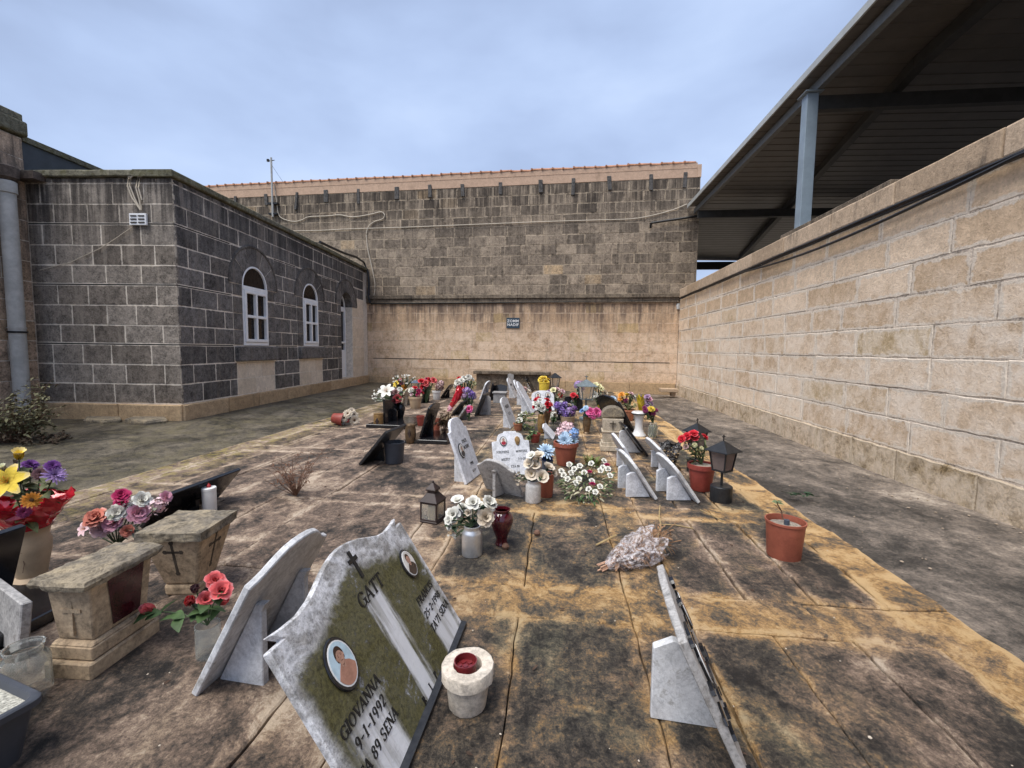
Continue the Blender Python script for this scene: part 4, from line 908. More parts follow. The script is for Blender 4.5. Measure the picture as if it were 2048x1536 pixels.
def carve(mb, txt, x, s0, h, place, shear=.0, sp=.10, wscale=1.0):
    W_ = sum(GL[c][0]+sp for c in txt)-sp; cur = x-W_*h*wscale/2
    for c in txt:
        adv, st = GL[c]
        for q in st:
            def quad(pts):
                vs = [place(cur+(px+shear*(py-.5))*h*wscale, s0+py*h, d) for d in (.0002, -.0022) for px, py in pts]; n = len(pts)
                mb.add(vs, [tuple(range(n)), tuple(range(2*n-1, n-1, -1))]+[(i, (i+1) % n, n+(i+1) % n, n+i) for i in range(n)])
            if q[0] == 'l':
                _, xa, ya, xb, yb, w = q; dx, dy = xb-xa, yb-ya; L = sqrt(dx*dx+dy*dy); nx, ny = -dy/L*w/2, dx/L*w/2
                quad([(xa+nx, ya+ny), (xb+nx, yb+ny), (xb-nx, yb-ny), (xa-nx, ya-ny)])
            else:
                _, cx, cy, rx, ry, a0, a1, w = q; n = max(5, int(abs(a1-a0)/22)); i0 = None
                for i in range(n):
                    u_, v_ = radians(a0+(a1-a0)*i/n), radians(a0+(a1-a0)*(i+1)/n); p4 = []
                    for an, k in ((u_, .5), (v_, .5), (v_, -.5), (u_, -.5)):
                        ww = w*(.45+.75*abs(cos(an))); p4.append((cx+(rx+k*ww)*cos(an), cy+(ry+k*ww*.8)*sin(an)))
                    quad(p4)
        cur += (adv+sp)*h*wscale
def outline(style, W, hs, hc):
    w = W/2; up = hc-hs
    half = {'rect': [(1, 0), (1, hs), (1, hs)],
            'ears': [(1, 0), (1, hs), (.87, hs-.002), (.95, hs+up*.33), (.82, hs+up*.24), (.67, hs+up*.20), (.53, hs+up*.31), (.405, hs+up*.52), (.28, hs+up*.75), (.17, hs+up*.89), (.08, hs+up*.97), (0, hc)],
            'ogee': [(1, 0), (1, hs), (.86, hs+up*.10), (.74, hs+up*.26), (.64, hs+up*.46), (.52, hs+up*.68), (.38, hs+up*.86), (.2, hs+up*.97), (0, hc)],
            'arch': [(1, 0), (1, hs), (.93, hs+up*.30), (.80, hs+up*.56), (.62, hs+up*.77), (.42, hs+up*.91), (.2, hs+up*.98), (0, hc)],
            'round': [(1, 0), (1, hs)]+[(cos(radians(a)), hs+up*sin(radians(a))) for a in (15, 30, 45, 60, 75)]+[(0, hc)],
            'shoulder': [(1, 0), (1, hs), (.80, hs+up*.05), (.76, hs+up*.22), (.70, hs+up*.5), (.56, hs+up*.78), (.36, hs+up*.95), (0, hc)],
            'lobed': [(1, 0), (1, hs), (.72, hs+up*.06), (.70, hs+up*.40), (.62, hs+up*.68), (.48, hs+up*.80), (.36, hs+up*.82), (.34, hs+up*.98), (0, hc)],
            'dip': [(1, 0), (1, hc), (.8, hs+up*.5), (.5, hs+up*.15), (.2, hs), (0, hs)],
            'peak': [(1, 0), (1, hs), (0, hc)]}[style]
    R_ = [(x*w, s) for x, s in half]; L_ = [(-x, s) for x, s in R_ if x > 1e-6]
    out = []
    for p in R_+L_[::-1]:
        if not out or (abs(out[-1][0]-p[0])+abs(out[-1][1]-p[1])) > 1e-5: out.append(p)
    return out
def stone(label, A, end, T, W, face, dev=0, style='arch', crown=1.15, mt=None, th=.028, sup=2, supmt=None, base=None, text=(), portraits=(), name='headstone', group=None, tilt=None, hs=None, supw=.74, supd=.07, z=0.0, letter=None, lines=()):
    a = G(*A, z); b = Vector((sin(radians(dev)), cos(radians(dev)), 0)); rz = radians(90-dev) if face == 'R' else radians(-90-dev)
    if face not in 'RL': rz = radians(dev); b = Vector((cos(rz), sin(rz), 0))
    yl = Vector((-sin(rz), cos(rz), 0)); xl = Vector((cos(rz), sin(rz), 0))
    if tilt is None:
        d = ray(*T); s = (a-EYE).dot(b)/d.dot(b); t_ = EYE+d*s-a; tl = atan2(t_.dot(yl), t_.z); L = sqrt(t_.dot(yl)**2+t_.z**2)
    else:
        tl = radians(tilt); L = hs
        if L is None:
            lo, hi = .02, 3
            for _ in range(40):
                L = (lo+hi)/2
                if proj(a+(yl*sin(tl)+Vector((0, 0, cos(tl))))*L)[1] > T[1]: lo = L
                else: hi = L
    sx = {'near': -1, 'far': 1}[end]*(1 if face == 'R' else -1) if face in 'RL' else (-1 if end == 'left' else 1)
    o_ = a-xl*(sx*W/2); bz = 0.0
    if base: bz = base[0]
    print('STONE', label[:46], 'tilt %.0f L %.2f W %.2f' % (math.degrees(tl), L, W), [round(v, 2) for v in o_])
    t = thing(name, label, 'headstone', o_, rz, group); z0 = bz+th*abs(sin(tl))
    pl = lambda x, s, d: (x, s*sin(tl)+d*cos(tl), z0+s*cos(tl)-d*sin(tl))
    Lb = L-bz; hc = Lb*crown
    g = MB(); g.prism(outline(style, W, Lb, hc), pl, 0, th); obj('stone_slab', g, mt or m_marble, t, bevel=.004)
    if sup:
        for k in ([-.27, .27] if sup == 2 else [0]):
            g = MB(); s1 = Lb*supw; y0 = th/max(.3, cos(tl)); D = max(s1*sin(tl)+.03, supd+y0); x = k*W
            pr = [(y0+.002, bz), (D, bz), (D, bz+s1*cos(tl)*.84), pl(0, s1*.93+.02, th+.03)[1:], pl(0, s1*.93, th+.001)[1:]]
            g.prism([(p[0], p[1]) for p in pr], lambda a_, b_, d_: (x+d_, a_, b_), -.014, .014); obj('support', g, supmt or mt or m_marble, t, bevel=.003)
    if base:
        bh, bw, bf, bb_ = base; g = MB(); g.box((0, (bb_-bf)/2, bh/2), (bw, bf+bb_, bh)); obj('base_slab', g, mt, t, bevel=.005)
    if portraits:
        for (x, s, rw_, hair, skin, cloth, bgc) in portraits: portrait(t, pl, x*W, s*Lb, rw_, hair, skin, cloth, bgc)
    if text:
        g = MB()
        for ln in text: carve(g, ln[0], ln[1]*W, ln[2]*Lb, ln[3], pl, *(ln[4:] if len(ln) > 4 else ()))
        obj('lettering', g, letter or m_letter, t)
    return t, pl, Lb, tl
def portrait(t, pl, x, s, r, hair, skin, cloth, bgc, frame_mt=None):
    e = lambda cx, cy, rx, ry, n=26: [(cx+rx*cos(2*pi*i/n), cy+ry*sin(2*pi*i/n)) for i in range(n)]
    g = MB(); g.prism(e(x, s, r, r*1.32), pl, -.008, 0); p = obj('portrait', g, frame_mt or m_granite, t, bevel=.003)
    g = MB(); g.prism(e(x, s, r*.84, r*1.13), pl, -.0095, -.006); obj('photo_rim', g, plain('white_enamel', (.75, .75, .74), .25, .05), p)
    def clip(pts): return [(x+max(-r*.77, min(r*.77, a-x)), b) for a, b in pts]
    g = MB(); g.prism(e(x, s, r*.78, r*1.06), pl, -.0100, -.008); obj('photo_ground', g, plain('photo_ground_'+bgc[0], bgc[1], .2, .2), p)
    g = MB(); sh = [(x+r*.78*cos(a)*.99, s+r*1.06*sin(a)*.99) for a in [radians(k) for k in range(205, 336, 10)]]; sh += [(x+r*.45, s-r*.12), (x+r*.16, s+r*.08), (x-r*.14, s+r*.08), (x-r*.42, s-r*.15)]
    g.prism(sh, pl, -.0104, -.009); obj('photo_clothes', g, plain('photo_cloth_'+cloth[0], cloth[1], .25, .3), p)
    g = MB(); g.prism([(x+r*(.02+.31*cos(a)), s+r*(.40+.46*sin(a))) for a in [radians(k) for k in range(-35, 216, 10)]], pl, -.0106, -.009); obj('photo_hair', g, plain('photo_hair_'+hair[0], hair[1], .25, .3), p)
    g = MB(); fc = [(x+r*(.02+.25*cos(a)*(1-.22*max(0, -sin(a)))), s+r*(.31+.40*sin(a)*(1 if sin(a) < 0 else .82))) for a in [2*pi*k/22 for k in range(22)]]; g.prism(fc, pl, -.0110, -.009); g.prism([(x-r*.11, s+r*.1), (x+r*.14, s+r*.1), (x+r*.16, s-r*.1), (x+r*.02, s-r*.24), (x-r*.14, s-r*.1)], pl, -.01075, -.009)
    for q in (-.235, .275): g.prism(e(x+r*q, s+r*.33, r*.045, r*.09, 8), pl, -.0108, -.009)
    obj('photo_face', g, plain('photo_skin', skin, .25, .28, scale=90), p)
    g = MB()
    for q in (-.09, .13): g.prism(e(x+r*q, s+r*.375, r*.045, r*.022, 8), pl, -.0112, -.0105); g.prism([(x+r*(q-.065), s+r*.445), (x+r*(q+.065), s+r*.45), (x+r*(q+.06), s+r*.475), (x+r*(q-.06), s+r*.468)], pl, -.0112, -.0105)
    g.prism([(x-r*.005, s+r*.24), (x+r*.055, s+r*.24), (x+r*.03, s+r*.26)], pl, -.0112, -.0105)
    g.prism([(x-r*.08, s+r*.135), (x+r*.02, s+r*.118), (x+r*.12, s+r*.135), (x+r*.02, s+r*.165)], pl, -.0112, -.0105)
    g.prism([(x-r*.12, s-r*.02), (x+r*.02, s-r*.10), (x+r*.15, s-r*.02), (x+r*.02, s-r*.06)], pl, -.0111, -.0105)
    obj('photo_features', g, plain('photo_dark', (.12, .045, .03), .3), p)
def cross_prism(g, x, s, h, w, t, pl, d0=-.003, d1=0.0, arm=.68):
    g.prism([(x-t/2, s), (x+t/2, s), (x+t/2, s+h*arm-t/2), (x+w/2, s+h*arm-t/2), (x+w/2, s+h*arm+t/2), (x+t/2, s+h*arm+t/2), (x+t/2, s+h), (x-t/2, s+h), (x-t/2, s+h*arm+t/2), (x-w/2, s+h*arm+t/2), (x-w/2, s+h*arm-t/2), (x-t/2, s+h*arm-t/2)], pl, d0, d1)

GL['J'] = (.52, [('l', .32, .25, .32, .98, .16), ('a', .19, .24, .13, .2, 180, 360, .11), ('l', .19, .97, .45, .97, .06)]); GL['H'] = (.84, [('l', .18, .02, .18, .98, .16), ('l', .66, .02, .66, .98, .16), ('l', .18, .5, .66, .5, .08), ('l', .05, .03, .31, .03, .06), ('l', .53, .03, .79, .03, .06), ('l', .05, .97, .31, .97, .06), ('l', .53, .97, .79, .97, .06)])
GL['M'] = (.98, [('l', .14, .02, .18, .98, .08), ('l', .18, .98, .49, .05, .16), ('l', .49, .05, .80, .98, .08), ('l', .82, .98, .84, .02, .16), ('l', .03, .03, .26, .03, .06), ('l', .72, .03, .95, .03, .06)])

# ------------------------------------------------------------------ the near headstones
def moss_mat():
    M = Mat('mossy_marble'); x, y, z = M.xyz(True); v = M.vec(obj=True); s = M.mul(z, 1.19)
    n = M.noise(11, 8, .72, .5, v); f = M.noise(95, 6, .8, 0, v); b = M.noise(4, 5, .6, .7, v)
    st = M.noise(1, 6, .6, .15, M.vec(30, 4, 1.6, True))
    c = M.mix(M.step(b, .3, .7), (.66, .66, .68), (.80, .80, .82))
    # rain-washed streaks run down below the letters and the photographs
    clean = None
    for xc, w, top in ((-.25, .105, .235), (.283, .092, .245), (.02, .060, .43)):
        k = M.mul(M.step(M.plus(M.mt('ABSOLUTE', M.mt('SUBTRACT', x, xc)), M.mul(M.mt('SUBTRACT', st, .5), .12)), w, w*.45), M.step(s, top, top-.06)); clean = k if clean is None else M.mt('MAXIMUM', clean, k)
    mossm = M.step(M.plus(M.plus(M.mul(n, .5), M.mul(b, .5)), M.mul(M.mt('SUBTRACT', f, .5), .5)), .30, .42)
    edge = M.mul(M.step(M.plus(M.mt('ABSOLUTE', M.plus(x, .0)), M.mul(M.mt('SUBTRACT', b, .5), .12)), .405, .35), M.step(M.plus(M.plus(s, M.mul(M.mt('ABSOLUTE', x), .30)), M.mul(M.mt('SUBTRACT', n, .5), .20)), .525, .475))
    mm = M.mul(M.mul(mossm, edge), M.mt('SUBTRACT', 1, M.mul(clean, .93)))
    moss = M.mix(M.step(f, .35, .68), (.040, .036, .008), (.135, .120, .035))
    dirt = M.mix(M.step(n, .40, .62), c, (.25, .235, .215)); dirt = M.mix(M.mul(M.step(f, .56, .66), .85), dirt, (.06, .055, .05))
    c = M.mix(M.mul(M.mt('SUBTRACT', 1, clean), .9), c, dirt)
    c = M.mix(M.mul(M.mul(clean, M.step(st, .48, .62)), .45), c, (.25, .235, .20))
    k = M.noise(40, 8, .78, .2, v); tx = M.plus(M.mul(k, .5), M.mul(f, .5)); c = M.mix(clean, M.scale(c, M.lin(tx, .41, .59, .5, 1.32)), c)
    c = M.mix(M.mul(M.mul(M.step(k, .57, .64), M.mt('SUBTRACT', 1, clean)), .7), c, (.52, .50, .48))
    c = M.mix(M.mul(mm, .95), c, moss); c = M.mix(M.mul(M.mul(M.step(k, .60, .68), mm), .5), c, (.34, .32, .20))
    return M.out(c, .6, M.plus(M.mul(f, .6), M.mul(mm, .6)), .005, .9, .35)
m_moss = moss_mat()
SK = (.44, .25, .18)
gt, gpl, gL, gtl = stone('large mossy marble headstone with two oval photographs leaning back in the foreground', (924, 1249), 'far', (801.4, 1049), .80, 'R', 2, 'ears', 1.175, m_moss, .022, 2, m_marble,
    text=[('GATT', .022/.8, .366/.481, .047, .1), ('GIOVANNA', -.25/.8, .186/.481, .031, .15, .06), ('9-1-1992', -.25/.8, .136/.481, .031, .15, .10), ('TA 89 SENA', -.26/.8, .083/.481, .030, .15, .05),
          ('FRANCIS', .278/.8, .202/.481, .029, .1, .06), ('25-2-1998', .283/.8, .150/.481, .027, .15, .09), ("TA'71 SENA", .288/.8, .097/.481, .028, .15, .05), ('R', -.034/.8, .007/.481, .023), ('I', .023/.8, .007/.481, .023), ('P', .077/.8, .007/.481, .023)],
    portraits=[(-.24/.8, .318/.481, .056, ('dark', (.03, .012, .008)), SK, ('skin', (.40, .20, .14)), ('sky', (.46, .60, .68))), (.283/.8, .342/.481, .045, ('brown', (.05, .02, .012)), SK, ('brown_suit', (.05, .03, .022)), ('pale', (.66, .63, .58)))])
g = MB(); cross_prism(g, .021, .437, .098, .052, .015, gpl, -.004, .0); obj('cross', g, m_letter, gt, bevel=.001)
g = MB(); g.box((0, .03, .006), (.80, .10, .02)); obj('shadow_gap_strip', g, m_granited, gt)  # thin dark slab added in place of the shadowed gap below the stone
stone('veined marble headstone seen from behind on two wedge supports beside the coral roses', (381, 1394), 'near', (488, 1178), .41, 'L', 4, 'ogee', 1.22, m_marble, .024, 2, supw=.80, supd=.17)
t, pl, Lb, tl = stone('speckled marble headstone seen edge on in the right foreground', (1513, 1592), 'near', (1374, 1290), .42, 'R', 4.5, 'lobed', 1.06, m_marbled, .024, 1, m_marble, supw=.72, supd=.21)
r_ = random.Random(5)
for i in range(26):
    x = r_.uniform(-.20, .20); s = r_.uniform(.05, .95)*Lb; cx = r_.uniform(.008, .018)
    g = MB(); g.prism([(x+cx*cos(a)*2.2, s+cx*sin(a)) for a in [pi*2*k/8 for k in range(8)]], pl, -.006-.0003*i, 0); obj('ornament', g, m_granite, t)
for x in (-.10, .16):
    portrait(t, pl, x, .66*Lb, .05, ('dark', (.03, .012, .008)), SK, ('brown_suit', (.05, .03, .022)), ('pale', (.66, .63, .58)))
# left edge: black slab on its plinth, grey slab, black slab behind the pink flowers
stone('black granite slab on a black base cut off by the left edge', (14, 1206), 'far', (50, 1052), .50, 'L', 0, 'rect', 1.0, m_granite, .03, 1, base=(.05, .62, .22, .34))
stone('plain grey headstone low at the left edge, behind the glass jar', (34, 1322), 'right', (46, 1210), .34, 'B', -22, 'rect', 1.0, m_marbled, .03, 0, tilt=6)
stone('wide black slab leaning behind the pink and white flowers', (278, 1058), 'near', (330, 992), .60, 'L', 2, 'rect', 1.0, m_granite, .025, 1, supw=.5)

# ------------------------------------------------------------------ headstones of the middle group
stone('grey headstone with an oval photograph turned right, behind the brown lantern', (934, 971), 'near', (899.5, 868), .36, 'R', 10, 'shoulder', 1.24, m_marblew, .026, 2, m_marble,
      text=[('PACE', .1, .72, .030), ('JACENT', .1, .60, .028), ('1991', .12, .26, .028), ('R I P', .12, .12, .022)], portraits=[(-.22, .60, .050, ('grey', (.2, .2, .2)), (.4, .36, .33), ('dark', (.03, .03, .03)), ('pale', (.66, .63, .58)))])
stone('curved grey headstone seen from behind with one support, before the white lettered stone', (1048, 994), 'left', (1030, 944), .36, 'B', 150, 'ogee', 1.30, m_marbled, .026, 1, m_marbled, tilt=28, supw=1.0)
t, pl, Lb, tl = stone('white marble headstone with a photograph and a bronze figure facing the viewer', (990, 956), 'left', (980, 886), .35, 'B', 22, 'lobed', 1.30, m_marblew, .024, 1, tilt=24,
      portraits=[(-.20, 1.0, .034, ('grey', (.3, .3, .3)), SK, ('red_dress', (.4, .04, .06)), ('pale', (.66, .63, .58)))])
def put_text(t, pl, Lb, rows, name='lettering'):
    g = MB()
    for txt, x, s, h in rows: carve(g, txt, x, s*Lb, h, pl, 0, .08, .86)
    obj(name, g, m_letter, t)
put_text(t, pl, Lb, [('JOSEPHINE', -.085, .66, .0205), ('MONTENE', .092, .66, .0205), ('MIETET', -.062, .44, .0215), ('5-5-20', .088, .44, .0215), ('ETA 80', .02, .23, .0215), ('R I P', .03, .04, .0205)])
g = MB(); g.prism([(.062+.024*cos(a)*(1+.12*sin(3*a)), 1.0*Lb+.042*sin(a)) for a in [2*pi*k/16 for k in range(16)]], pl, -.010, 0); g.prism([(.066+.013*cos(a), 1.0*Lb+.026*sin(a)+.006) for a in [2*pi*k/12 for k in range(12)]], pl, -.016, -.008); obj('bronze_figure', g, m_brass, t, bevel=.003)
for lab, A, T, W, dev, st, cr_ in (('white headstone with two wedge supports in front of the small stone monument, nearer of two', (1316, 1001), (1277, 940), .40, -9, 'arch', 1.40),
                              ('pale headstone with two wedge supports left of the black post lantern', (1401, 1008), (1361, 948), .40, -9, 'arch', 1.42)):
    stone(lab, A, 'near', T, W, 'R', dev, st, cr_, m_marble, .024, 2, m_marblew, group='pale headstones on wedge supports', supw=.88, supd=.19)
stone('white headstone standing close behind the nearer wedge supported stone, bronze relief on its face', (1281, 950), 'near', (1250, 896), .40, 'R', -7, 'ogee', 1.35, m_marblew, .024, 2, group='pale headstones on wedge supports')
stone('grey headstone with dark lettering behind the pale one, next to the foil wrapped flowers', (1362, 952), 'near', (1322, 900), .40, 'R', -7, 'ogee', 1.25, m_marble, .024, 2, m_marblew, text=[('PACI', 0, .7, .03), ('R I P', 0, .4, .03)], group='pale headstones on wedge supports')
stone('black headstone with a grey support behind the small stone monument', (1298, 914), 'near', (1256, 858), .42, 'R', -6, 'arch', 1.1, m_granite, .026, 1, m_marble, supw=.9, supd=.24)
stone('tall arched black headstone behind the monument with the carved cross', (1270, 864), 'near', (1246, 816), .56, 'R', -30, 'round', 1.42, m_granite, .03, 1, m_granite)
# left of the middle
stone('black headstone with a hollowed top on a wide black base, behind the copper candle lamp', (767, 853), 'near', (765, 803), .52, 'L', 2, 'dip', 1.10, m_granite, .03, 1, base=(.05, .80, .20, .42), supw=.55)
stone('leaning black headstone on a black base to the right of the bronze lamp', (838, 884), 'near', (858, 818), .42, 'L', 2, 'arch', 1.12, m_granite, .026, 1, base=(.05, .62, .14, .38))
stone('plain black slab leaning far back beside the dark grey bucket', (716, 932), 'near', (770, 866), .46, 'L', 4, 'rect', 1.03, m_granited, .028, 1, supw=.45)
stone('cream headstone with a slanting curved top behind the black vase', (800, 812), 'near', (806, 787), .45, 'L', 2, 'round', 1.35, m_creamst, .03, 2)
stone('small black headstone with a pointed top left of the pink flowers in the white pot', (842, 807), 'near', (846, 776), .42, 'L', 2, 'peak', 1.25, m_granite, .03, 1)
stone('low black headstone leaning back left of the white flower bunch', (880, 797), 'near', (896, 774), .38, 'L', 2, 'arch', 1.15, m_granite, .03, 1)
stone('dark grey headstone with a broad grey support in the middle of the far group', (948, 833), 'near', (965, 790), .50, 'L', 3, 'rect', 1.06, m_granited, .03, 1, m_marbleg, supw=.95, supd=.20)
stone('white headstone with a rounded top behind the dark grey one', (958, 800), 'near', (969, 770), .55, 'L', 3, 'arch', 1.2, m_marblew, .03, 2)
stone('grey headstone leaning behind the oval photograph stone, a pink rose on it', (912, 842), 'near', (928, 818), .40, 'L', 3, 'arch', 1.15, m_marbleg, .028, 1)
stone('dull grey slab leaning left of the violet flowers', (900, 832), 'near', (922, 806), .42, 'L', 3, 'rect', 1.0, m_granited, .028, 1)
for lab, A, T, W, dev, st, cr_, mt_, tx in (
    ('white headstone with dark lettering left of the bush of white blossom', (1022, 858), (1003, 806), .42, 6, 'arch', 1.15, m_marble, 1),
    ('pale headstone second behind the white blossom bush', (1066, 828), (1037, 776), .45, 4, 'ogee', 1.2, m_marblew, 0),
    ('white slab with bare support behind the brown twigs', (1051, 812), (1030, 770), .42, 4, 'ogee', 1.2, m_marblew, 0),
    ('small white headstone left of the dry twigs by the bench', (1030, 797), (1016, 764), .40, 4, 'arch', 1.2, m_marblew, 1),
    ('black faced headstone with a white edge in front of the bench', (1066, 784), (1053, 760), .45, 4, 'arch', 1.25, m_granite, 0),
    ('narrow white stone in front of the yellow tub', (1093, 785), (1084, 763), .45, 4, 'rect', 1.1, m_creamst, 0),
    ('thin white slab with a dark photograph left of the pot of pink and blue flowers', (1108, 880), (1087, 856), .30, 4, 'peak', 1.1, m_marblew, 0)):
    stone(lab, A, 'near', T, W, 'R', dev, st, cr_, mt_, .026, 2, m_marblew, text=([('MARIA', 0, .72, .05), ('R I P', 0, .45, .04)] if tx else []))
stone('white headstone with two oval portraits behind the red and white roses', (1064, 822), 'left', (1062, 792), .42, 'B', 10, 'round', 1.35, m_marblew, .03, 1, tilt=20,
      portraits=[(-.22, .95, .055, ('dark', (.03, .012, .008)), SK, ('red_dress', (.4, .04, .06)), ('pale', (.66, .63, .58))), (.22, 1.0, .05, ('grey', (.3, .3, .3)), SK, ('dark', (.03, .03, .03)), ('pale', (.66, .63, .58)))])
stone('black square headstone with a white figure behind the violet flowers', (1131, 822), 'left', (1130, 796), .34, 'B', 14, 'arch', 1.1, m_granite, .03, 1, tilt=18, portraits=[(-.05, .6, .05, ('pale2', (.6, .6, .6)), (.6, .55, .5), ('pale2', (.6, .6, .6)), ('grey', (.12, .12, .12)))])
stone('black headstone with a flat top in front of the stone bench', (985, 800), 'left', (988, 772), .30, 'B', -8, 'peak', 1.12, m_granite, .03, 1, tilt=22)
stone('upright black slab between the bench and the white headstone', (976, 801), 'near', (984, 768), .5, 'L', 2, 'arch', 1.1, m_granite, .03, 1)
for lab, px, py, T in (('upright grey tablet with a rounded top in front of the bench, left one', 961, 775, 747), ('upright grey tablet with a rounded top in front of the bench, right one', 1021, 780, 749)):
    stone(lab, (px-6, py), 'left', (px-6, T), .17, 'B', 3, 'round', 1.06, m_marbleg, .05, 0, tilt=2, name='stone_tablet', group='grey tablets before the bench')
stone('black stone slab leaning left of the stone vase with blue and pink flowers', (1113, 841), 'left', (1113, 808), .12, 'B', 5, 'rect', 1.0, m_granite, .04, 0, tilt=3, name='stone_tablet')

# ------------------------------------------------------------------ cast stone monuments
def taper_box(g, b0, b1, z0, z1, M=None):
    (ax, ay), (bx, by) = b0, b1
    g.add([(i*ax, j*ay, z0) for i, j in ((-1, -1), (1, -1), (1, 1), (-1, 1))]+[(i*bx, j*by, z1) for i, j in ((-1, -1), (1, -1), (1, 1), (-1, 1))], [(3, 2, 1, 0), (4, 5, 6, 7), (0, 1, 5, 4), (1, 2, 6, 5), (2, 3, 7, 6), (3, 0, 4, 7)], M)
# flat topped box with a dark red glass side
ca, cb_ = G(183, 1364), G(322, 1262)                      # near right corner and far right corner of its foot
ax = (cb_-ca).normalized(); ang = atan2(-ax.x, ax.y); side = Vector((cos(ang), sin(ang), 0)); LB = (cb_-ca).length; wB = .17
o_ = ca+ax*LB/2-side*wB/2
K = CAM_H-.0; hT = at(205, 1165, dep(ca)*.985).z
hT = .30
lo, hi = .05, .8
for _ in range(40):
    hT = (lo+hi)/2
    if proj(ca+Vector((0, 0, hT)))[1] > 1163: lo = hT
    else: hi = hT
t = thing('grave_lantern_box', 'cast stone box with a lichened flat top and a dark red glass panel, left foreground', 'grave lantern', o_, ang)
print('BOX', LB, hT, o_)
g = MB(); g.box((0, 0, .03), (wB, LB, .06)); obj('foot', g, m_cast, t, bevel=.006)
g = MB(); g.box((0, 0, .085), (wB*.93, LB*.90, .046)); taper_box(g, (wB*.46, LB*.45), (wB*.41, LB*.40), .1082, .122); obj('plinth', g, m_cast, t, bevel=.004)
g = MB(); taper_box(g, (wB*.38, LB*.38), (wB*.47, LB*.44), .1222, hT-.030); obj('body', g, m_cast, t, bevel=.004)
g = MB(); z0, z1 = .138, hT-.036; x0_, x1_ = wB*.38+(wB*.09)*(z0-.122)/(hT-.152), wB*.47-.0008
g.add([(x0_+.003, -LB*.13, z0), (x0_+.003, LB*.25, z0), (x1_+.003, LB*.30, z1), (x1_+.003, -LB*.22, z1)], [(0, 1, 2, 3)]); g.add([(x0_-.01, -LB*.13, z0), (x0_-.01, LB*.25, z0), (x1_-.01, LB*.30, z1), (x1_-.01, -LB*.22, z1)], [(3, 2, 1, 0)])
obj('red_glass_panel', g, plain('maroon_glass', (.045, .008, .011), .15, .3, spec=.5), t)
g = MB(); g.add([(i*wB*s_x, j*LB*s_y, z) for z, s_x, s_y in ((hT-.0295, .57, .55), (hT-.012, .60, .57), (hT, .56, .54)) for i, j in ((-1, -1), (0, -1.03), (1, -1), (1.03, 0), (1, 1), (0, 1.0), (-1, 1), (-1.02, 0))],
    [tuple(range(7, -1, -1)), tuple(range(16, 24))]+[(k*8+i, k*8+(i+1) % 8, k*8+8+(i+1) % 8, k*8+8+i) for k in (0, 1) for i in range(8)]); roughen(obj('lid', g, m_lichen, t), 4, .010, .06)
g = MB(); g.box((0, -LB*.418, hT*.66), (.075, .006, .012)); g.box((0, -LB*.403, hT*.58), (.014, .012, .12)); obj('raised_cross', g, m_cast, t)
# tapered urn with carved crosses
cu_b = gbase(385, 1188, 30); R1 = size(74, cu_b); lo, hi = .05, .8
for _ in range(40):
    hU = (lo+hi)/2
    if proj(cu_b-hv*R1*.8+Vector((0, 0, hU)))[1] > 1062: lo = hU
    else: hi = hU
t = thing('grave_urn', 'tapered cast stone urn with dark carved crosses and a lichened square lid', 'urn', cu_b, ang+.12); print('URN', R1, hU, ang)
g = MB(); taper_box(g, (R1*.42, R1*.42), (R1*.44, R1*.44), 0, hU*.16); taper_box(g, (R1*.42, R1*.42), (R1*.72, R1*.72), hU*.1602, hU*.84); obj('body', g, m_cast, t, bevel=.012, seg=2)
g = MB(); g.box((0, 0, hU*.91), (R1*1.62, R1*1.62, hU*.115)); roughen(obj('lid', g, m_lichen, t), 4, .008, .05)
def botonny(g, fn, h):
    for a_, b_, c_, d_ in ((-.5, .42, .5, .42), (0, -.5, 0, .78)):
        dx, dy = c_-a_, d_-b_; L = sqrt(dx*dx+dy*dy); nx, ny = -dy/L*.045, dx/L*.045
        g.prism([(a_*h*.55+nx*h, b_*h+ny*h), (c_*h*.55+nx*h, d_*h+ny*h), (c_*h*.55-nx*h, d_*h-ny*h), (a_*h*.55-nx*h, b_*h-ny*h)], fn, -.0015, .004)
    for x, y in ((-.29, .42), (.29, .42), (0, -.5), (0, .80)):
        g.prism([(x*h+.09*h*cos(k*pi/3), y*h+.09*h*sin(k*pi/3)) for k in range(6)], fn, -.0012, .004)
def urn_face(sx):
    sl = (R1*.30)/(hU*.68)
    def fn(a, b, d):
        z = hU*.52+b; r_ = R1*.42+(z-hU*.16)*sl+.0
        return (a, -(r_-d), z) if sx == 0 else (r_-d, a, z)
    return fn
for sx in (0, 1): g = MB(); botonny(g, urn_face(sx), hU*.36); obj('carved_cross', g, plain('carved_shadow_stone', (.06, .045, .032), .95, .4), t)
# small round topped monument with a cross
p = gbase(1223, 903, 22); w = size(46, p)/2; H_ = size(86, p)
t = thing('small_monument', 'small cream stone monument with a carved cross and a dark domed top', 'monument', p, -.05)
g = MB(); g.box((0, 0, H_*.06), (2*w, 2*w*.9, H_*.12)); g.box((0, 0, H_*.16), (1.85*w, 1.85*w*.85, H_*.078)); obj('foot', g, m_creamst, t, bevel=.004)
g = MB(); taper_box(g, (w*.78, w*.7), (w*.82, w*.72), H_*.2, H_*.42); taper_box(g, (w*.92, w*.8), (w*.92, w*.8), H_*.4202, H_*.46); taper_box(g, (w*.80, w*.7), (w*.88, w*.76), H_*.4602, H_*.74); obj('shaft', g, m_creamst, t, bevel=.004)
g = MB(); pr = [(-w*.95, H_*.745), (w*.95, H_*.78)]+[(w*.95*cos(radians(a)), H_*.82+H_*.19*sin(radians(a))) for a in range(0, 181, 15)]; g.prism(pr, lambda a, b, d: (a, d, b), -w*.72, w*.72); obj('domed_top', g, m_lichen, t, bevel=.012, seg=2)
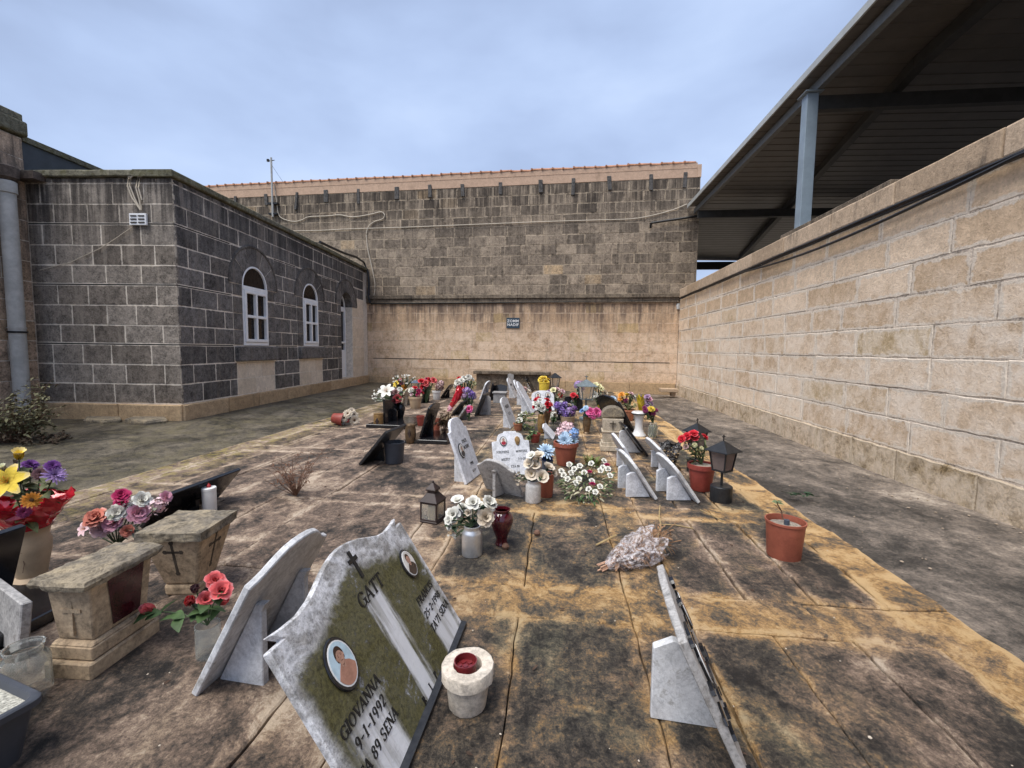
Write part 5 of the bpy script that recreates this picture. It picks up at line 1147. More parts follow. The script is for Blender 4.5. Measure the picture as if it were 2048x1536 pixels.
g = MB(); cross_prism(g, 0, H_*.50, H_*.19, H_*.14, H_*.022, lambda a, b, d: (a, -w*.845+d, b), -.004, .004, .70); obj('carved_cross', g, plain('carved_shadow_stone', (.06, .045, .032), .95, .4), t)

# ------------------------------------------------------------------ lanterns
def brown_lantern():
    p = gbase(866, 1046, 14); w = size(38, p)/2; H_ = size(82, p)
    t = thing('candle_lantern', 'brown metal candle lantern with a tiered roof standing beside the white roses', 'lantern', p, radians(-14))
    g = MB(); g.box((0, 0, H_*.025), (2*w, 2*w, H_*.05)); obj('lantern_base', g, m_brown, t, bevel=.003)
    g = MB(); s = w*.90
    for i, j in ((-1, -1), (1, -1), (1, 1), (-1, 1)): g.box((i*s, j*s, H_*.28), (w*.16, w*.16, H_*.46))
    for z in (H_*.075, H_*.485):
        for i in (-1, 1): g.box((0, i*s, z), (2*w*.82, w*.13, H_*.045)); g.box((i*s, 0, z), (w*.13, 2*w*.82, H_*.045))
    obj('lantern_frame', g, m_brown, t, bevel=.002)
    g = MB()
    for i in (-1, 1): g.box((0, i*s, H_*.28), (2*w*.84, .002, H_*.4)); g.box((i*s, 0, H_*.28), (.002, 2*w*.84, H_*.4))
    obj('lantern_pane', g, m_lampglass, t)
    g = MB(); taper_box(g, (w*1.08, w*1.08), (w*.46, w*.46), H_*.512, H_*.71); taper_box(g, (w*.44, w*.44), (w*.44, w*.44), H_*.7102, H_*.76); taper_box(g, (w*.56, w*.56), (w*.58, w*.58), H_*.7602, H_*.80); taper_box(g, (w*.58, w*.58), (w*.08, w*.08), H_*.8002, H_*.945)
    obj('lantern_roof', g, m_brown, t, bevel=.002); g = MB(); g.lathe([(.0, H_*.94), (w*.12, H_*.95), (w*.14, H_*.975), (0, H_*1.0)], 10); obj('finial', g, m_brown, t, smooth=True)
    c = MB(); c.lathe([(w*.55, 0), (w*.55, H_*.33), (w*.5, H_*.34), (0, H_*.335)], 16); o = obj('candle', c, m_wax, None, p+Vector((0, 0, H_*.052)), smooth=True); tag(o, 'cream wax candle inside the brown metal lantern', 'candle')
brown_lantern()
def post_lantern(label, px, py, ptop, pxw, mt, base='disc', glass=m_smoke, hide=False, rot=.5, cross=True):
    p = gbase(px, py, 20); H_ = size(py-ptop, p); w = size(pxw, p)/2; t = thing('post_lantern', label, 'lantern', p, rot)
    g = MB(); g.lathe([(w*.82, 0), (w*.85, .004), (w*.85, H_*.225), (w*.80, H_*.24)], 24) if base == 'disc' else g.lathe([(w*.7, 0), (w*.7, H_*.05), (w*.2, H_*.09)], 16); obj('lantern_base', g, mt, t, bevel=.004)
    g = MB(); g.tube([(0, 0, H_*.22 if base == 'disc' else H_*.08), (0, 0, H_*.50)], w*.10, 8); obj('post', g, mt, t)
    g = MB(); a, b = w*.52, w*.72
    for i, j in ((-1, -1), (1, -1), (1, 1), (-1, 1)): g.tube([(i*a, j*a, H_*.47), (i*b, j*b, H_*.75)], w*.07, 4)
    g.box((0, 0, H_*.465), (2.2*a, 2.2*a, H_*.02)); obj('lantern_frame', g, mt, t)
    g = MB(); taper_box(g, (a*.95, a*.95), (b*.95, b*.95), H_*.477, H_*.748); obj('lantern_pane', g, glass, t)
    g = MB(); taper_box(g, (w*1.02, w*1.02), (w*1.0, w*1.0), H_*.75, H_*.762); taper_box(g, (w*1.0, w*1.0), (w*.08, w*.08), H_*.7622, H_*.90); obj('lantern_roof', g, mt, t)
    if cross: g = MB(); g.box((0, 0, H_*.945), (w*.07, w*.07, H_*.1)); g.box((0, 0, H_*.965), (w*.34, w*.06, H_*.016)); obj('cross', g, mt, t)
post_lantern('black metal post lantern with a cross on its roof, right front', 1441, 1008, 873, 49, m_blackp, rot=.65)
post_lantern('black lantern mostly hidden behind the pot of red geraniums', 1390, 948, 840, 38, m_blackp, rot=.6)
post_lantern('grey glass sided lantern with a cross on top among far flowers', 1171, 842, 753, 36, m_greyp, base='foot', glass=m_lampglass, rot=.2)
post_lantern('dark lamp with a pointed roof in front of the far wall, beside the yellow tub', 1109, 805, 742, 22, m_blackp, base='foot', glass=m_lampglass, rot=.3, cross=False)

# ------------------------------------------------------------------ pots, vases and flowers, near ones first
t, top, R, H_ = vessel('stone_pot', 'chalky white stone pot with a thick rim in front of the mossy headstone', 'pot', 935, 1442, 86, 104, 'bucket', m_chalk, n=32)
for o in list(t.children): bpy.data.objects.remove(o)
g = MB(); g.lathe([(R*.66, 0), (R*.72, H_*.05), (R*.84, H_*.70), (R*.85, H_*.705), (R, H_*.715), (R*1.0, H_*.97), (R*.97, H_), (R*.56, H_), (R*.54, H_*.99), (R*.52, H_*.7)], 34, cap=(True, True))
for i, v in enumerate(g.v):
    k = 1+.05*mnoise.noise((v[0]*60, v[1]*60, v[2]*40)); g.v[i] = (v[0]*k, v[1]*k, v[2]+(.003*mnoise.noise((v[0]*70, v[1]*70, 3)) if v[2] > H_*.9 else 0))
obj('pot_body', g, m_chalk, t, smooth=True)
g = MB(); c0 = t.location+Vector((-.008, .004, H_*.70)); r_ = R*.44; g.lathe([(r_*.9, 0), (r_, .002), (r_, H_*.36), (r_*.92, H_*.36), (r_*.90, H_*.2)], 24, cap=(True, False)); g.lathe([(r_*.9, H_*.2), (0, H_*.21)], 24, cap=(False, False))
for k in range(7): a = k*2*pi/6; q = 0 if k == 6 else r_*.55; g.lathe([(r_*.22, H_*.2), (r_*.22, H_*.235), (r_*.16, H_*.235)], 10, Matrix.Translation((q*cos(a), q*sin(a), 0)))
o = obj('candle_cup', g, plain('maroon_plastic', (.16, .018, .02), .25, .2, coat=.3), None, c0, smooth=True); tag(o, 'dark red candle cup sunk in the chalky white stone pot', 'candle')

t, top, R, H_ = vessel('flower_jar', 'dull silver jar holding white roses, next to the dark red glass urn', 'jar', 944, 1117, 60, 41, 'jar', m_silver)
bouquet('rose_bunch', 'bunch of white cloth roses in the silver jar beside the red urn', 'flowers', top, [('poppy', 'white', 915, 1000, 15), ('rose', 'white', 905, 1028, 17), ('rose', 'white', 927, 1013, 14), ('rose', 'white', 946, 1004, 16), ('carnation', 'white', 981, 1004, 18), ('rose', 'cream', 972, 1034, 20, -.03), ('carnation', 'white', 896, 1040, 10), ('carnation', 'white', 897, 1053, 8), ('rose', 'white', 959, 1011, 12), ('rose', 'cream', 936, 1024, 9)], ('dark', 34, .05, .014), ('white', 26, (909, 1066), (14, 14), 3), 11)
vessel('glass_urn', 'dark red glass candle urn standing to the right of the white roses', 'urn', 1003, 1094, 73, 46, 'urn', m_redglass, n=28)
g = MB(); g.lathe([(.0, 0), (.018, .004), (.022, .018), (.014, .03), (0, .034)], 9, Matrix.Translation(G(1011, 1098))); tag(obj('fallen_cone', g, m_drydark), 'small dark seed cone lying at the foot of the red urn', 'cone')
g = MB(); g.lathe([(.0, 0), (.018, .004), (.021, .016), (.014, .028), (0, .032)], 9, Matrix.Translation(G(1074, 1070))); tag(obj('fallen_cone', g, m_drydark), 'small dark seed cone lying alone on the bare slab', 'cone')
# coral roses
t, top, R, H_ = vessel('glass_tumbler', 'clear glass jar holding coral roses, half hidden behind a marble slab', 'jar', 418, 1322, 66, 44, 'tumbler', m_glass)
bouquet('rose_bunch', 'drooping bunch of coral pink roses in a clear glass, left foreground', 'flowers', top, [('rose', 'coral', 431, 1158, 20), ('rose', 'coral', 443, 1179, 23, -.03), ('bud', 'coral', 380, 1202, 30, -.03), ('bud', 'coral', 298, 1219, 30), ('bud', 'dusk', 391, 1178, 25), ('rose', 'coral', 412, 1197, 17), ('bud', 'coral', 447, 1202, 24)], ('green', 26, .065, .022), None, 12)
# lilies on the far left
t, top, R, H_ = vessel('painted_vase', 'cream vase painted with thin flowers at the left edge', 'vase', 66, 1168, 108, 72, 'vase', m_creampot)
g = MB()
for k, a in enumerate((-1.75, -1.25)):
    q = lambda z, da=0: (R*.80*cos(a+da), R*.80*sin(a+da), z)
    g.tube([q(H_*.25), q(H_*.4, .1), q(H_*.6, .05)], .0015, 4); g.lathe([(0, -.008), (.008, 0), (0, .012)], 6, Matrix.Translation(q(H_*.62, .05)))
obj('painted_flower', g, m_drydark, t)
fl = bouquet('lily_bouquet', 'bouquet of yellow lilies, purple asters and an orange daisy in red foil', 'flowers', top, [('trumpet', 'yellow', 38, 912, 22), ('lily', 'yellow', 10, 962, 36, -.10), ('spider', 'lilac', 34, 940, 20), ('spider', 'lilac', 112, 947, 22, -.05), ('daisy', 'orange', 63, 1000, 17, -.14), ('mum', 'purple', 62, 926, 16), ('mum', 'purple', 106, 930, 15), ('mum', 'dusk', 80, 945, 15), ('mum', 'plum', 48, 1024, 13, -.14), ('mum', 'dusk', 88, 990, 13), ('trumpet', 'lemon', 8, 938, 14)], ('olive', 90, .07, .02), None, 13)
def foil(name, parent, base, axis, L, r0, r1, mt, n=26, m_=9, cr_=.16, seed=3, sq=.7, bulge=None):
    g = MB(); ax = axis.normalized(); a = ax.cross(Vector((0, 0, 1)))
    if a.length < .05: a = ax.cross(Vector((0, 1, 0)))
    a.normalize(); b = a.cross(ax); vs = []; fs = []
    for j in range(m_+1):
        f = j/m_; rr = r0+(r1-r0)*(f**.8 if bulge is None else sin(min(1, f*1.25)*pi/2)**bulge)
        for i in range(n):
            an = 2*pi*i/n; k = 1+cr_*(mnoise.noise((cos(an)*3+seed, sin(an)*3, f*4))*1.4+.9*mnoise.noise((cos(an)*8, sin(an)*8+seed, f*9)))*(.3+f); vs.append(base+ax*(L*f*(1+.10*sin(an*5+seed)*f))+a*(rr*k*cos(an))+b*(rr*k*sin(an)*sq))
    for j in range(m_):
        for i in range(n): fs.append((j*n+i, j*n+(i+1) % n, (j+1)*n+(i+1) % n, (j+1)*n+i))
    g.add(vs, fs); return obj(name, g, mt, parent)
m_redfoil = plain('red_foil', (.50, .012, .025), .18, .3, metal=.2, spec=.6, coat=.5)
foil('foil_wrap', fl, Vector((0, 0, -.03)), Vector((0, 0, 1)), size(78, top), R*.55, size(66, top), m_redfoil, seed=3, sq=1)
# pile of pink cloth flowers
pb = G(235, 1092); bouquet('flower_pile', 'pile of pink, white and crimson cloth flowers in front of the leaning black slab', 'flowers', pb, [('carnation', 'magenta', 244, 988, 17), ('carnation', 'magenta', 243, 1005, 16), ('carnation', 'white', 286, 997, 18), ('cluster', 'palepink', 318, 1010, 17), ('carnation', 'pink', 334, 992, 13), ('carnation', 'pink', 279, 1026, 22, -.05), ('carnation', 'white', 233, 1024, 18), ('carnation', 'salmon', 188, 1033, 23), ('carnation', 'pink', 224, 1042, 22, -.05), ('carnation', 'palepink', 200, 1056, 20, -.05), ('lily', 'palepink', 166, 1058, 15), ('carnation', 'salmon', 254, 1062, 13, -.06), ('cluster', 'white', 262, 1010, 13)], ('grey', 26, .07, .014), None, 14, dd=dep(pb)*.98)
vessel('memorial_candle', 'white candle with a red tip standing behind the urn with crosses', 'candle', 420, 1031, 54, 25, 'candle', plain('candle_white', (.84, .83, .80), .4, .05))
p = gbase(420, 1031, 12); g = MB(); g.lathe([(.012, 0), (.014, .012), (0, .03)], 10); c = bpy.data.objects['memorial_candle']; obj('candle_tip', g, plain('red_tip', (.35, .01, .015), .4), c, Vector((0, 0, size(54, p))), smooth=True)
# glass jar and gravel planter at the lower left
vessel('glass_jar', 'empty clear glass jar behind the dark planter at the lower left edge', 'jar', 56, 1408, 104, 76, 'glassjar', m_glass, n=28)
zt = .17; c1 = G(93, 1386, zt); e1 = (G(-20, 1334, zt)-c1).normalized(); e2 = (G(-20, 1462, zt)-c1).normalized(); e2 = (e2-e1*e2.dot(e1)).normalized()
t = thing('planter', 'dark grey plastic planter filled with pale gravel at the lower left edge', 'planter', Vector((c1.x, c1.y, 0)), 0)
def ring(off, z, n=5, r=.03, L1=.42, L2=.24):
    out = []; cs = [(off, off), (L1-off, off), (L1-off, L2-off), (off, L2-off)]
    for k, (x, y) in enumerate(cs):
        sx, sy = (1 if k in (0, 3) else -1), (1 if k in (0, 1) else -1); cxx, cyy = x+sx*r, y+sy*r
        for i in range(n): a = radians((180, 270, 0, 90)[k]+90*i/(n-1)); out.append(tuple(e1*(cxx+r*cos(a))+e2*(cyy+r*sin(a))+Vector((0, 0, z))))
    return out
def loft(g, rings, cap0=True, cap1=False):
    n = len(rings[0]); vs = [p for r_ in rings for p in r_]; fs = [(j*n+i, j*n+(i+1) % n, (j+1)*n+(i+1) % n, (j+1)*n+i) for j in range(len(rings)-1) for i in range(n)]
    if cap0: fs.append(tuple(range(n-1, -1, -1)))
    if cap1: fs.append(tuple((len(rings)-1)*n+i for i in range(n)))
    g.add(vs, fs)
g = MB(); loft(g, [ring(.035, 0), ring(.012, zt-.022), ring(.0, zt-.021), ring(.0, zt-.004), ring(.004, zt), ring(.016, zt), ring(.019, zt-.006), ring(.03, zt-.05)]); obj('planter_body', g, m_darkp, t, smooth=True)
g = MB(); loft(g, [ring(.03, zt-.05), ring(.021, zt-.020), ring(.12, zt-.012, r=.02)], False, True); obj('gravel', g, m_gravel, t)
# right: seedling pot, wrapped dry bouquet
t, top, R, H_ = vessel('seedling_pot', 'terracotta coloured pot with one wilting seedling on the right kerb', 'pot', 1566, 1123, 74, 73, 'bucket', m_terra, fill=(m_soil, .86), n=32)
t.rotation_euler = (0, 0, 0); b_ = t.location; g = MB(); g.lathe([(.014, H_*.84), (.014, H_*1.02), (.010, H_*1.02)], 12); obj('plastic_tube', g, plain('slate_plastic', (.05, .065, .09), .5), t, Vector((.002, -.01, 0)))
pt = [Vector((.002, -.01, H_*.98)), at(1565, 1036, dep(b_))-b_, at(1563, 1022, dep(b_))-b_, at(1553, 1005, dep(b_))-b_]
g = MB(); g.tube(pt, [.0045, .004, .0035, .003], 5); g.tube([pt[2], pt[3]+Vector((-.008, 0, -.012))], .0018, 4); obj('seedling_stem', g, m_drydark, t)
g = MB()
for i in range(9): a = i*.8; leaf(g, pt[3]+Vector((rnd.uniform(-.008, .008), 0, rnd.uniform(-.005, .008))), Vector((cos(a), sin(a), .4)), .036, .010)
obj('seedling_leaves', g, lm('pale'), t, smooth='all')
t = thing('wrapped_bouquet', 'dried bouquet in crumpled clear plastic lying on the slab', 'bouquet', G(1262, 1140))
b0 = G(1212, 1140)+Vector((0, 0, .02)); b1 = G(1318, 1114)+Vector((0, 0, .095)); M = Mat('crumpled_clear_plastic'); n_ = M.noise(26, 6, .7, 1.5, M.vec(obj=True))
m_wrap = M.out(M.mix(M.step(n_, .38, .62), (.52, .42, .42), (.82, .78, .79)), .10, n_, .014, 1.0, .7, Coat_Weight=.5, Alpha=M.lin(n_, .40, .60, .08, .66))
foil('plastic_wrap', t, b0-t.location, b1-b0, (b1-b0).length*.90, .016, .098, m_wrap, 44, 26, .17, 5, .85, .75)
g = MB(); r_ = random.Random(8); ax = (b1-b0).normalized()
for i in range(44):
    v = Vector((r_.uniform(-1, 1), r_.uniform(-1, 1), r_.uniform(-.5, 1))); a = b0+ax*.02+v*.008-t.location; c_ = b1+v*.055-t.location; e = c_+ax*r_.uniform(-.02, .06)+v*.03
    g.tube([a, c_, e], .0018, 4)
for i in range(60): v = Vector((r_.uniform(-1, 1), r_.uniform(-1, 1), r_.uniform(-.6, 1))); leaf(g, b1+v*.06-t.location, v+ax*.5, .035, .007, .6, r_)
for i in range(130): q_ = r_.uniform(.15, .9); v = Vector((r_.uniform(-1, 1), r_.uniform(-1, 1), r_.uniform(-.8, 1))); leaf(g, b0.lerp(b1, q_)+v*(.012+.045*q_)-t.location, v+ax*.6, .05, .012, .4, r_)
obj('dry_stalks', g, plain('dried_stalks', (.30, .17, .09), .85, .4), t)
g = MB()
for i in range(8): v = Vector((r_.uniform(-1, 1), r_.uniform(-1, 1), r_.uniform(-1, 1)))*.012; g.tube([b0+ax*.03+v-t.location, b0-ax*.04+v*1.3-t.location], .004, 5)
obj('cut_stems', g, plain('cut_stem', (.50, .30, .20), .8), t)
def straw(pix, r, label, mt=m_dry, name='dry_straw', lift=.0):
    g = MB(); pts = [G(*p)+Vector((0, 0, r+lift*(i % 2))) for i, p in enumerate(pix)]; g.tube(pts, r, 5); tag(obj(name, g, mt), label, 'straw')
straw([(1192, 1092), (1232, 1082)], .006, 'thick straw end poking out left of the plastic wrapped bouquet', lift=.03)
straw([(1320, 1012), (1318, 1040), (1322, 1052), (1312, 1100)], .0045, 'bent straw standing up behind the plastic wrapped bouquet', lift=.02)
straw([(1322, 1050), (1350, 1052), (1386, 1058)], .004, 'straw lying across the slab joint right of the wrapped bouquet', lift=.004)
straw([(1400, 1020), (1425, 1032), (1448, 1044)], .003, 'thin straw on the slab below the black post lantern')
straw([(508, 1383), (540, 1345)], .002, 'thin straw leaning from the back of the veined marble headstone')

# ------------------------------------------------------------------ flowers of the middle group
t, top, R, H_ = vessel('flower_jar', 'chalky tin jar of cream poppies in front of the terracotta pot', 'jar', 1066, 1008, 44, 31, 'jar', m_tin)
bouquet('poppy_bunch', 'bunch of large cream cloth poppies in the chalky tin jar', 'flowers', top, [('poppy', 'cream', 1063, 947, 16, -.04), ('poppy', 'cream', 1084, 953, 16, -.05), ('poppy', 'cream', 1077, 911, 14), ('poppy', 'cream', 1058, 927, 13), ('poppy', 'cream', 1098, 934, 14), ('poppy', 'cream', 1070, 930, 13), ('poppy', 'white', 1062, 911, 11), ('poppy', 'cream', 1108, 946, 9)], ('dark', 24, .05, .013), ('cream', 22, (1038, 958), (10, 14), 3), 15)
t, top, R, H_ = vessel('flower_pot', 'tall terracotta pot behind the chalky tin jar', 'pot', 1092, 996, 46, 32, 'bucket', m_terra, fill=(m_darksoil, .9))
t, top, R, H_ = vessel('flower_pot', 'small dark pot under the pale blue aster', 'pot', 1094, 962, 40, 24, 'bucket', m_darkp)
bouquet('aster_bunch', 'pale blue cloth aster on dark blue blooms between the jar and the big pot', 'flowers', top, [('spider', 'paleblue', 1092, 899, 19, -.04), ('mum', 'navy', 1094, 917, 13), ('mum', 'blue', 1084, 907, 11)], ('dark', 10, .04, .012), None, 16)
t, top, R, H_ = vessel('flower_pot', 'big terracotta pot of pink and blue cloth flowers', 'pot', 1131, 933, 46, 50, 'pot', m_terra, fill=(m_darksoil, .9))
bouquet('aster_bunch', 'blue asters and pink heads in the big terracotta pot', 'flowers', top, [('spider', 'paleblue', 1129, 881, 17, -.1), ('spider', 'paleblue', 1147, 882, 12, -.06), ('cluster', 'palepink', 1137, 851, 15), ('cluster', 'palepink', 1121, 861, 14), ('cluster', 'blue', 1150, 864, 12), ('mum', 'paleblue', 1127, 870, 11), ('cluster', 'palepink', 1128, 848, 9)], ('dark', 14, .05, .015), None, 17)
# wreath of white blossom
wc = G(1172, 988); wl = [(1138, 929), (1159, 932), (1182, 927), (1207, 922), (1205, 935), (1122, 942), (1141, 946), (1135, 958), (1157, 958), (1219, 951), (1177, 978), (1190, 984), (1199, 973), (1200, 941), (1183, 962), (1148, 938), (1168, 945), (1127, 950), (1215, 938), (1150, 966)]
w_ = thing('flower_wreath', 'spread of white blossom with red berries and green leaves lying before the monument', 'wreath', wc); g = MB(); r_ = random.Random(9); gp = MB(); gd = MB()
def wp(px, py): q = G(px, py+26); return q+Vector((0, 0, size(26, q)))
for i, (x, y) in enumerate(wl):
    p = wp(x, y); R_ = size(6.5, p); n = Vector((r_.uniform(-.4, .4), -.6, .7)); o = bpy.data.objects.new('rose', bloom_mesh('rose', 'white', i % 2)); C.objects.link(o); o.parent = w_; o.location = p-wc; o.scale = (R_, R_, R_); o.rotation_euler = n.to_track_quat('Z', 'Y').to_euler()
for i, (x, y) in enumerate([(1178, 943), (1184, 967), (1213, 929)]):
    p = wp(x, y); R_ = size(8, p); o = bpy.data.objects.new('berry_cluster', bloom_mesh('mum', 'magenta', 0)); C.objects.link(o); o.parent = w_; o.location = p-wc; o.scale = (R_, R_, R_*.7)
for i in range(420):
    a = r_.random()*6.283; q = sqrt(r_.random()); p = wp(1172+54*q*cos(a), 955+32*q*sin(a)); p.z *= r_.uniform(.1, .95)
    leaf((g, gp, gd)[i % 3], p-wc, Vector((cos(a)+r_.uniform(-.6, .6), -sin(a)+r_.uniform(-.6, .6), r_.uniform(-.1, .8))), r_.uniform(.03, .065), .008, .4, r_)
obj('foliage', g, lm('green'), w_, smooth='all'); obj('pale_foliage', gp, plain('leaf_cream', (.42, .38, .25), .7, .3), w_, smooth='all'); obj('olive_foliage', gd, lm('olive'), w_, smooth='all')
t = thing('grass_tuft', 'green and straw coloured tuft behind the white blossom wreath', 'plant', G(1186, 932)); g = MB(); g2 = MB()
for i in range(90):
    a = r_.random()*6.283; leaf(g if i % 3 else g2, Vector((r_.uniform(-.06, .06), r_.uniform(-.04, .04), 0)), Vector((cos(a)*.5, sin(a)*.5, 1)), r_.uniform(.08, .19), .006, .35, r_)
obj('green_blades', g, plain('leaf_fresh', (.13, .19, .04), .6, .3), t, smooth='all'); obj('dry_blades', g2, m_dry, t, smooth='all')
# geranium pot
t, top, R, H_ = vessel('geranium_pot', 'red plastic pot of red geraniums behind the black post lantern', 'pot', 1401, 984, 53, 54, 'pot', m_terrar, fill=(m_soil, .93))
gp_ = t.location; bouquet('geranium', 'red flowering geranium growing in the red pot', 'plant', top, [('carnation', 'red', 1363, 877, 9), ('carnation', 'red', 1373, 871, 10), ('carnation', 'red', 1386, 865, 11), ('carnation', 'red', 1390, 873, 9), ('carnation', 'red', 1411, 872, 9), ('carnation', 'red', 1379, 879, 8), ('carnation', 'dustpink', 1371, 893, 6), ('mum', 'lemon', 1389, 890, 6), ('mum', 'lemon', 1413, 892, 6), ('mum', 'white', 1374, 916, 5), ('mum', 'lemon', 1404, 896, 5)], ('olive', 150, .055, .007), None, 18)
# foil bundle
p = G(1340, 934); t = thing('foil_bundle', 'crumpled black foil bundle of withered flowers behind the pale headstones', 'bouquet', p)
M = Mat('black_foil'); n_ = M.noise(40, 5, .7, 1, M.vec(obj=True)); m_foil = M.out(M.mix(M.step(n_, .4, .62), (.02, .018, .018), (.30, .29, .29)), .15, n_, .02, 1.0, .7, Metallic=.5)
foil('foil_wrap', t, Vector((0, .05, .0)), Vector((0, -.15, 1)), size(46, p), size(12, p), size(20, p), m_foil, 30, 14, .35, 7)
g = MB()
for i in range(40): a = r_.random()*6.283; leaf(g, Vector((.05*cos(a), .05*sin(a)-.02, r_.uniform(.02, .18))), Vector((cos(a), sin(a), .5)), .05, .012, .5, r_)
obj('withered_leaves', g, lm('dry'), t, smooth='all')
# right side of the far group
t, top, R, H_ = vessel('white_vase', 'waisted white ceramic vase with a dark band, next to the green glass jar', 'vase', 1277, 874, 48, 29, 'flare', m_whiteg, n=28)
g = MB(); g.lathe([(R*1.01, H_*.90), (R*1.02, H_*.905), (R*1.02, H_*.935), (R*1.0, H_*.94)], 28); obj('dark_band', g, m_black, t); g = MB(); g.lathe([(R*1.04, H_*.945), (R*1.06, H_*.97), (R*.9, H_*1.02), (0, H_*1.03)], 28); obj('vase_lid', g, m_whiteg, t, smooth=True)
t, top, R, H_ = vessel('glass_jar', 'glass jar of green water holding plum and yellow chrysanthemums', 'jar', 1305, 876, 30, 19, 'glassjar', m_glass, fill=(plain('green_water', (.09, .085, .012), .2, .2), .78))
bouquet('chrysanthemum_bunch', 'plum chrysanthemums with one yellow bloom in the green glass jar', 'flowers', top, [('mum', 'yellow', 1303, 816, 9, -.03), ('mum', 'plum', 1290, 820, 7), ('mum', 'plum', 1299, 826, 7), ('mum', 'plum', 1312, 819, 7), ('mum', 'mauve', 1294, 810, 7), ('mum', 'plum', 1308, 827, 6), ('mum', 'plum', 1288, 814, 5)], ('dark', 40, .07, .012), None, 19)
def pot_flowers(vl, vn, px, py, h, w, prof, mt, bl, bn, blooms, leaves=('green', 16, .07, .02), filler=None, seed=1, bname='flower_bunch', up=.5):
    t, top, R, H_ = vessel(vn, vl, vn.split('_')[-1], px, py, h, w, prof, mt, fill=(m_darksoil, .9) if prof in ('pot', 'bucket') else None, n=18)
    return bouquet(bname, bl, 'flowers', top, blooms, leaves, filler, seed, up=up)
pot_flowers('dark bronze vase with a flared foot holding blue and pink flowers', 'bronze_vase', 1173, 868, 34, 18, 'vase', m_bronze, 'blue and bright pink carnations in the dark bronze vase', 0, [('mum', 'blue', 1165, 819, 9), ('carnation', 'hotpink', 1181, 823, 11, -.05), ('carnation', 'hotpink', 1195, 824, 11, -.05), ('carnation', 'hotpink', 1188, 830, 9, -.06), ('mum', 'navy', 1170, 830, 8), ('mum', 'paleblue', 1171, 815, 7)], ('dark', 12, .06, .02), None, 20)
pot_flowers('short beige pot under the violet flowers', 'beige_pot', 1135, 852, 18, 30, 'bucket', m_creampot, 'bunch of violet and purple flowers in the short beige pot', 0, [('cluster', 'violet', 1114, 809, 9), ('cluster', 'violet', 1127, 808, 9), ('cluster', 'violet', 1122, 819, 9), ('cluster', 'lilac', 1137, 818, 9), ('cluster', 'purple', 1145, 824, 8), ('mum', 'cream', 1138, 808, 6), ('cluster', 'violet', 1131, 829, 8), ('mum', 'white', 1121, 803, 5), ('cluster', 'purple', 1150, 815, 6)], ('dark', 14, .06, .02), None, 21)
pot_flowers('ribbed brass vase holding red and white roses', 'brass_vase', 1082, 867, 38, 15, 'oval', m_brass, 'red and white roses in the ribbed brass vase', 0, [('rose', 'white', 1078, 812, 9, -.04), ('rose', 'white', 1071, 806, 7), ('rose', 'white', 1086, 817, 8, -.04), ('rose', 'red', 1095, 799, 8), ('rose', 'red', 1096, 809, 9), ('rose', 'red', 1097, 817, 8), ('rose', 'coral', 1103, 808, 6), ('rose', 'red', 1068, 812, 6), ('rose', 'white', 1080, 799, 6), ('rose', 'red', 1071, 798, 5)], ('dark', 22, .07, .03), None, 22)
g = MB(); p = gbase(1094, 862, 5); g.lathe([(.05, 0), (.055, .02), (.02, .04), (.016, .10), (.045, .2), (.05, .28), (.03, .3)], 12, Matrix.Translation(p)); tag(obj('iron_vase', g, m_bronze, smooth=True), 'slim dark iron vase close behind the brass vase', 'vase')
t, top, R, H_ = vessel('clay_pot', 'small clay pot at the left of the leafy white blossom', 'pot', 1036, 862, 15, 20, 'pot', m_terrac)
bouquet('blossom_bush', 'leafy bush of small white and cream blossom right of the lettered white headstone', 'plant', top, [('rose', 'white', 1042, 830, 7), ('rose', 'white', 1039, 839, 7), ('rose', 'white', 1047, 826, 6), ('mum', 'lemon', 1034, 847, 6), ('rose', 'white', 1044, 846, 6), ('mum', 'lemon', 1056, 868, 6), ('mum', 'lemon', 1052, 838, 5)], ('pale', 170, .06, .010), ('greenyellow', 60, (1060, 842), (18, 22), 2.6), 23)
t, top, R, H_ = vessel('flower_pot', 'dark red pot partly hidden left of the thin white slab', 'pot', 1070, 886, 18, 22, 'pot', m_terrar)
bouquet('leafy_plant', 'green leafy plant in the dark red pot behind the white photograph stone', 'plant', top, [('mum', 'lemon', 1056, 876, 6), ('mum', 'lemon', 1064, 864, 4)], ('green', 60, .07, .016), None, 24)
bouquet('mixed_bunch', 'pale peach, cream and mauve bunch below the dark lamp', 'flowers', G(1110, 818), [('rose', 'mauve', 1098, 784, 7), ('rose', 'lemon', 1106, 779, 7), ('rose', 'palepink', 1115, 777, 7), ('rose', 'lemon', 1114, 789, 7), ('rose', 'red', 1121, 790, 6), ('rose', 'palepink', 1126, 782, 6), ('mum', 'violet', 1102, 790, 5), ('rose', 'palepink', 1107, 788, 5)], ('green', 30, .10, .02), None, 25)
t, top, R, H_ = vessel('yellow_tub', 'bright yellow tub in front of the far wall near the bench', 'tub', 1088, 793, 28, 22, 'bucket', plain('yellow_plastic', COL['yellow'], .45, .2))
bouquet('yellow_bunch', 'bright yellow ruffled bunch standing in the yellow tub', 'flowers', top, [('carnation', 'yellow', 1081, 757, 8), ('carnation', 'yellow', 1088, 755, 8), ('carnation', 'yellow', 1095, 757, 8), ('carnation', 'yellow', 1085, 763, 7), ('carnation', 'yellow', 1093, 764, 7)], None, None, 26)
bouquet('lilac_bunch', 'greyish lilac bunch left of the grey glass sided lantern', 'flowers', G(1160, 806), [('cluster', 'lilac', 1156, 765, 8), ('cluster', 'mauve', 1163, 763, 7), ('cluster', 'lilac', 1152, 771, 6), ('cluster', 'white', 1161, 770, 6)], ('grey', 26, .09, .015), None, 27)
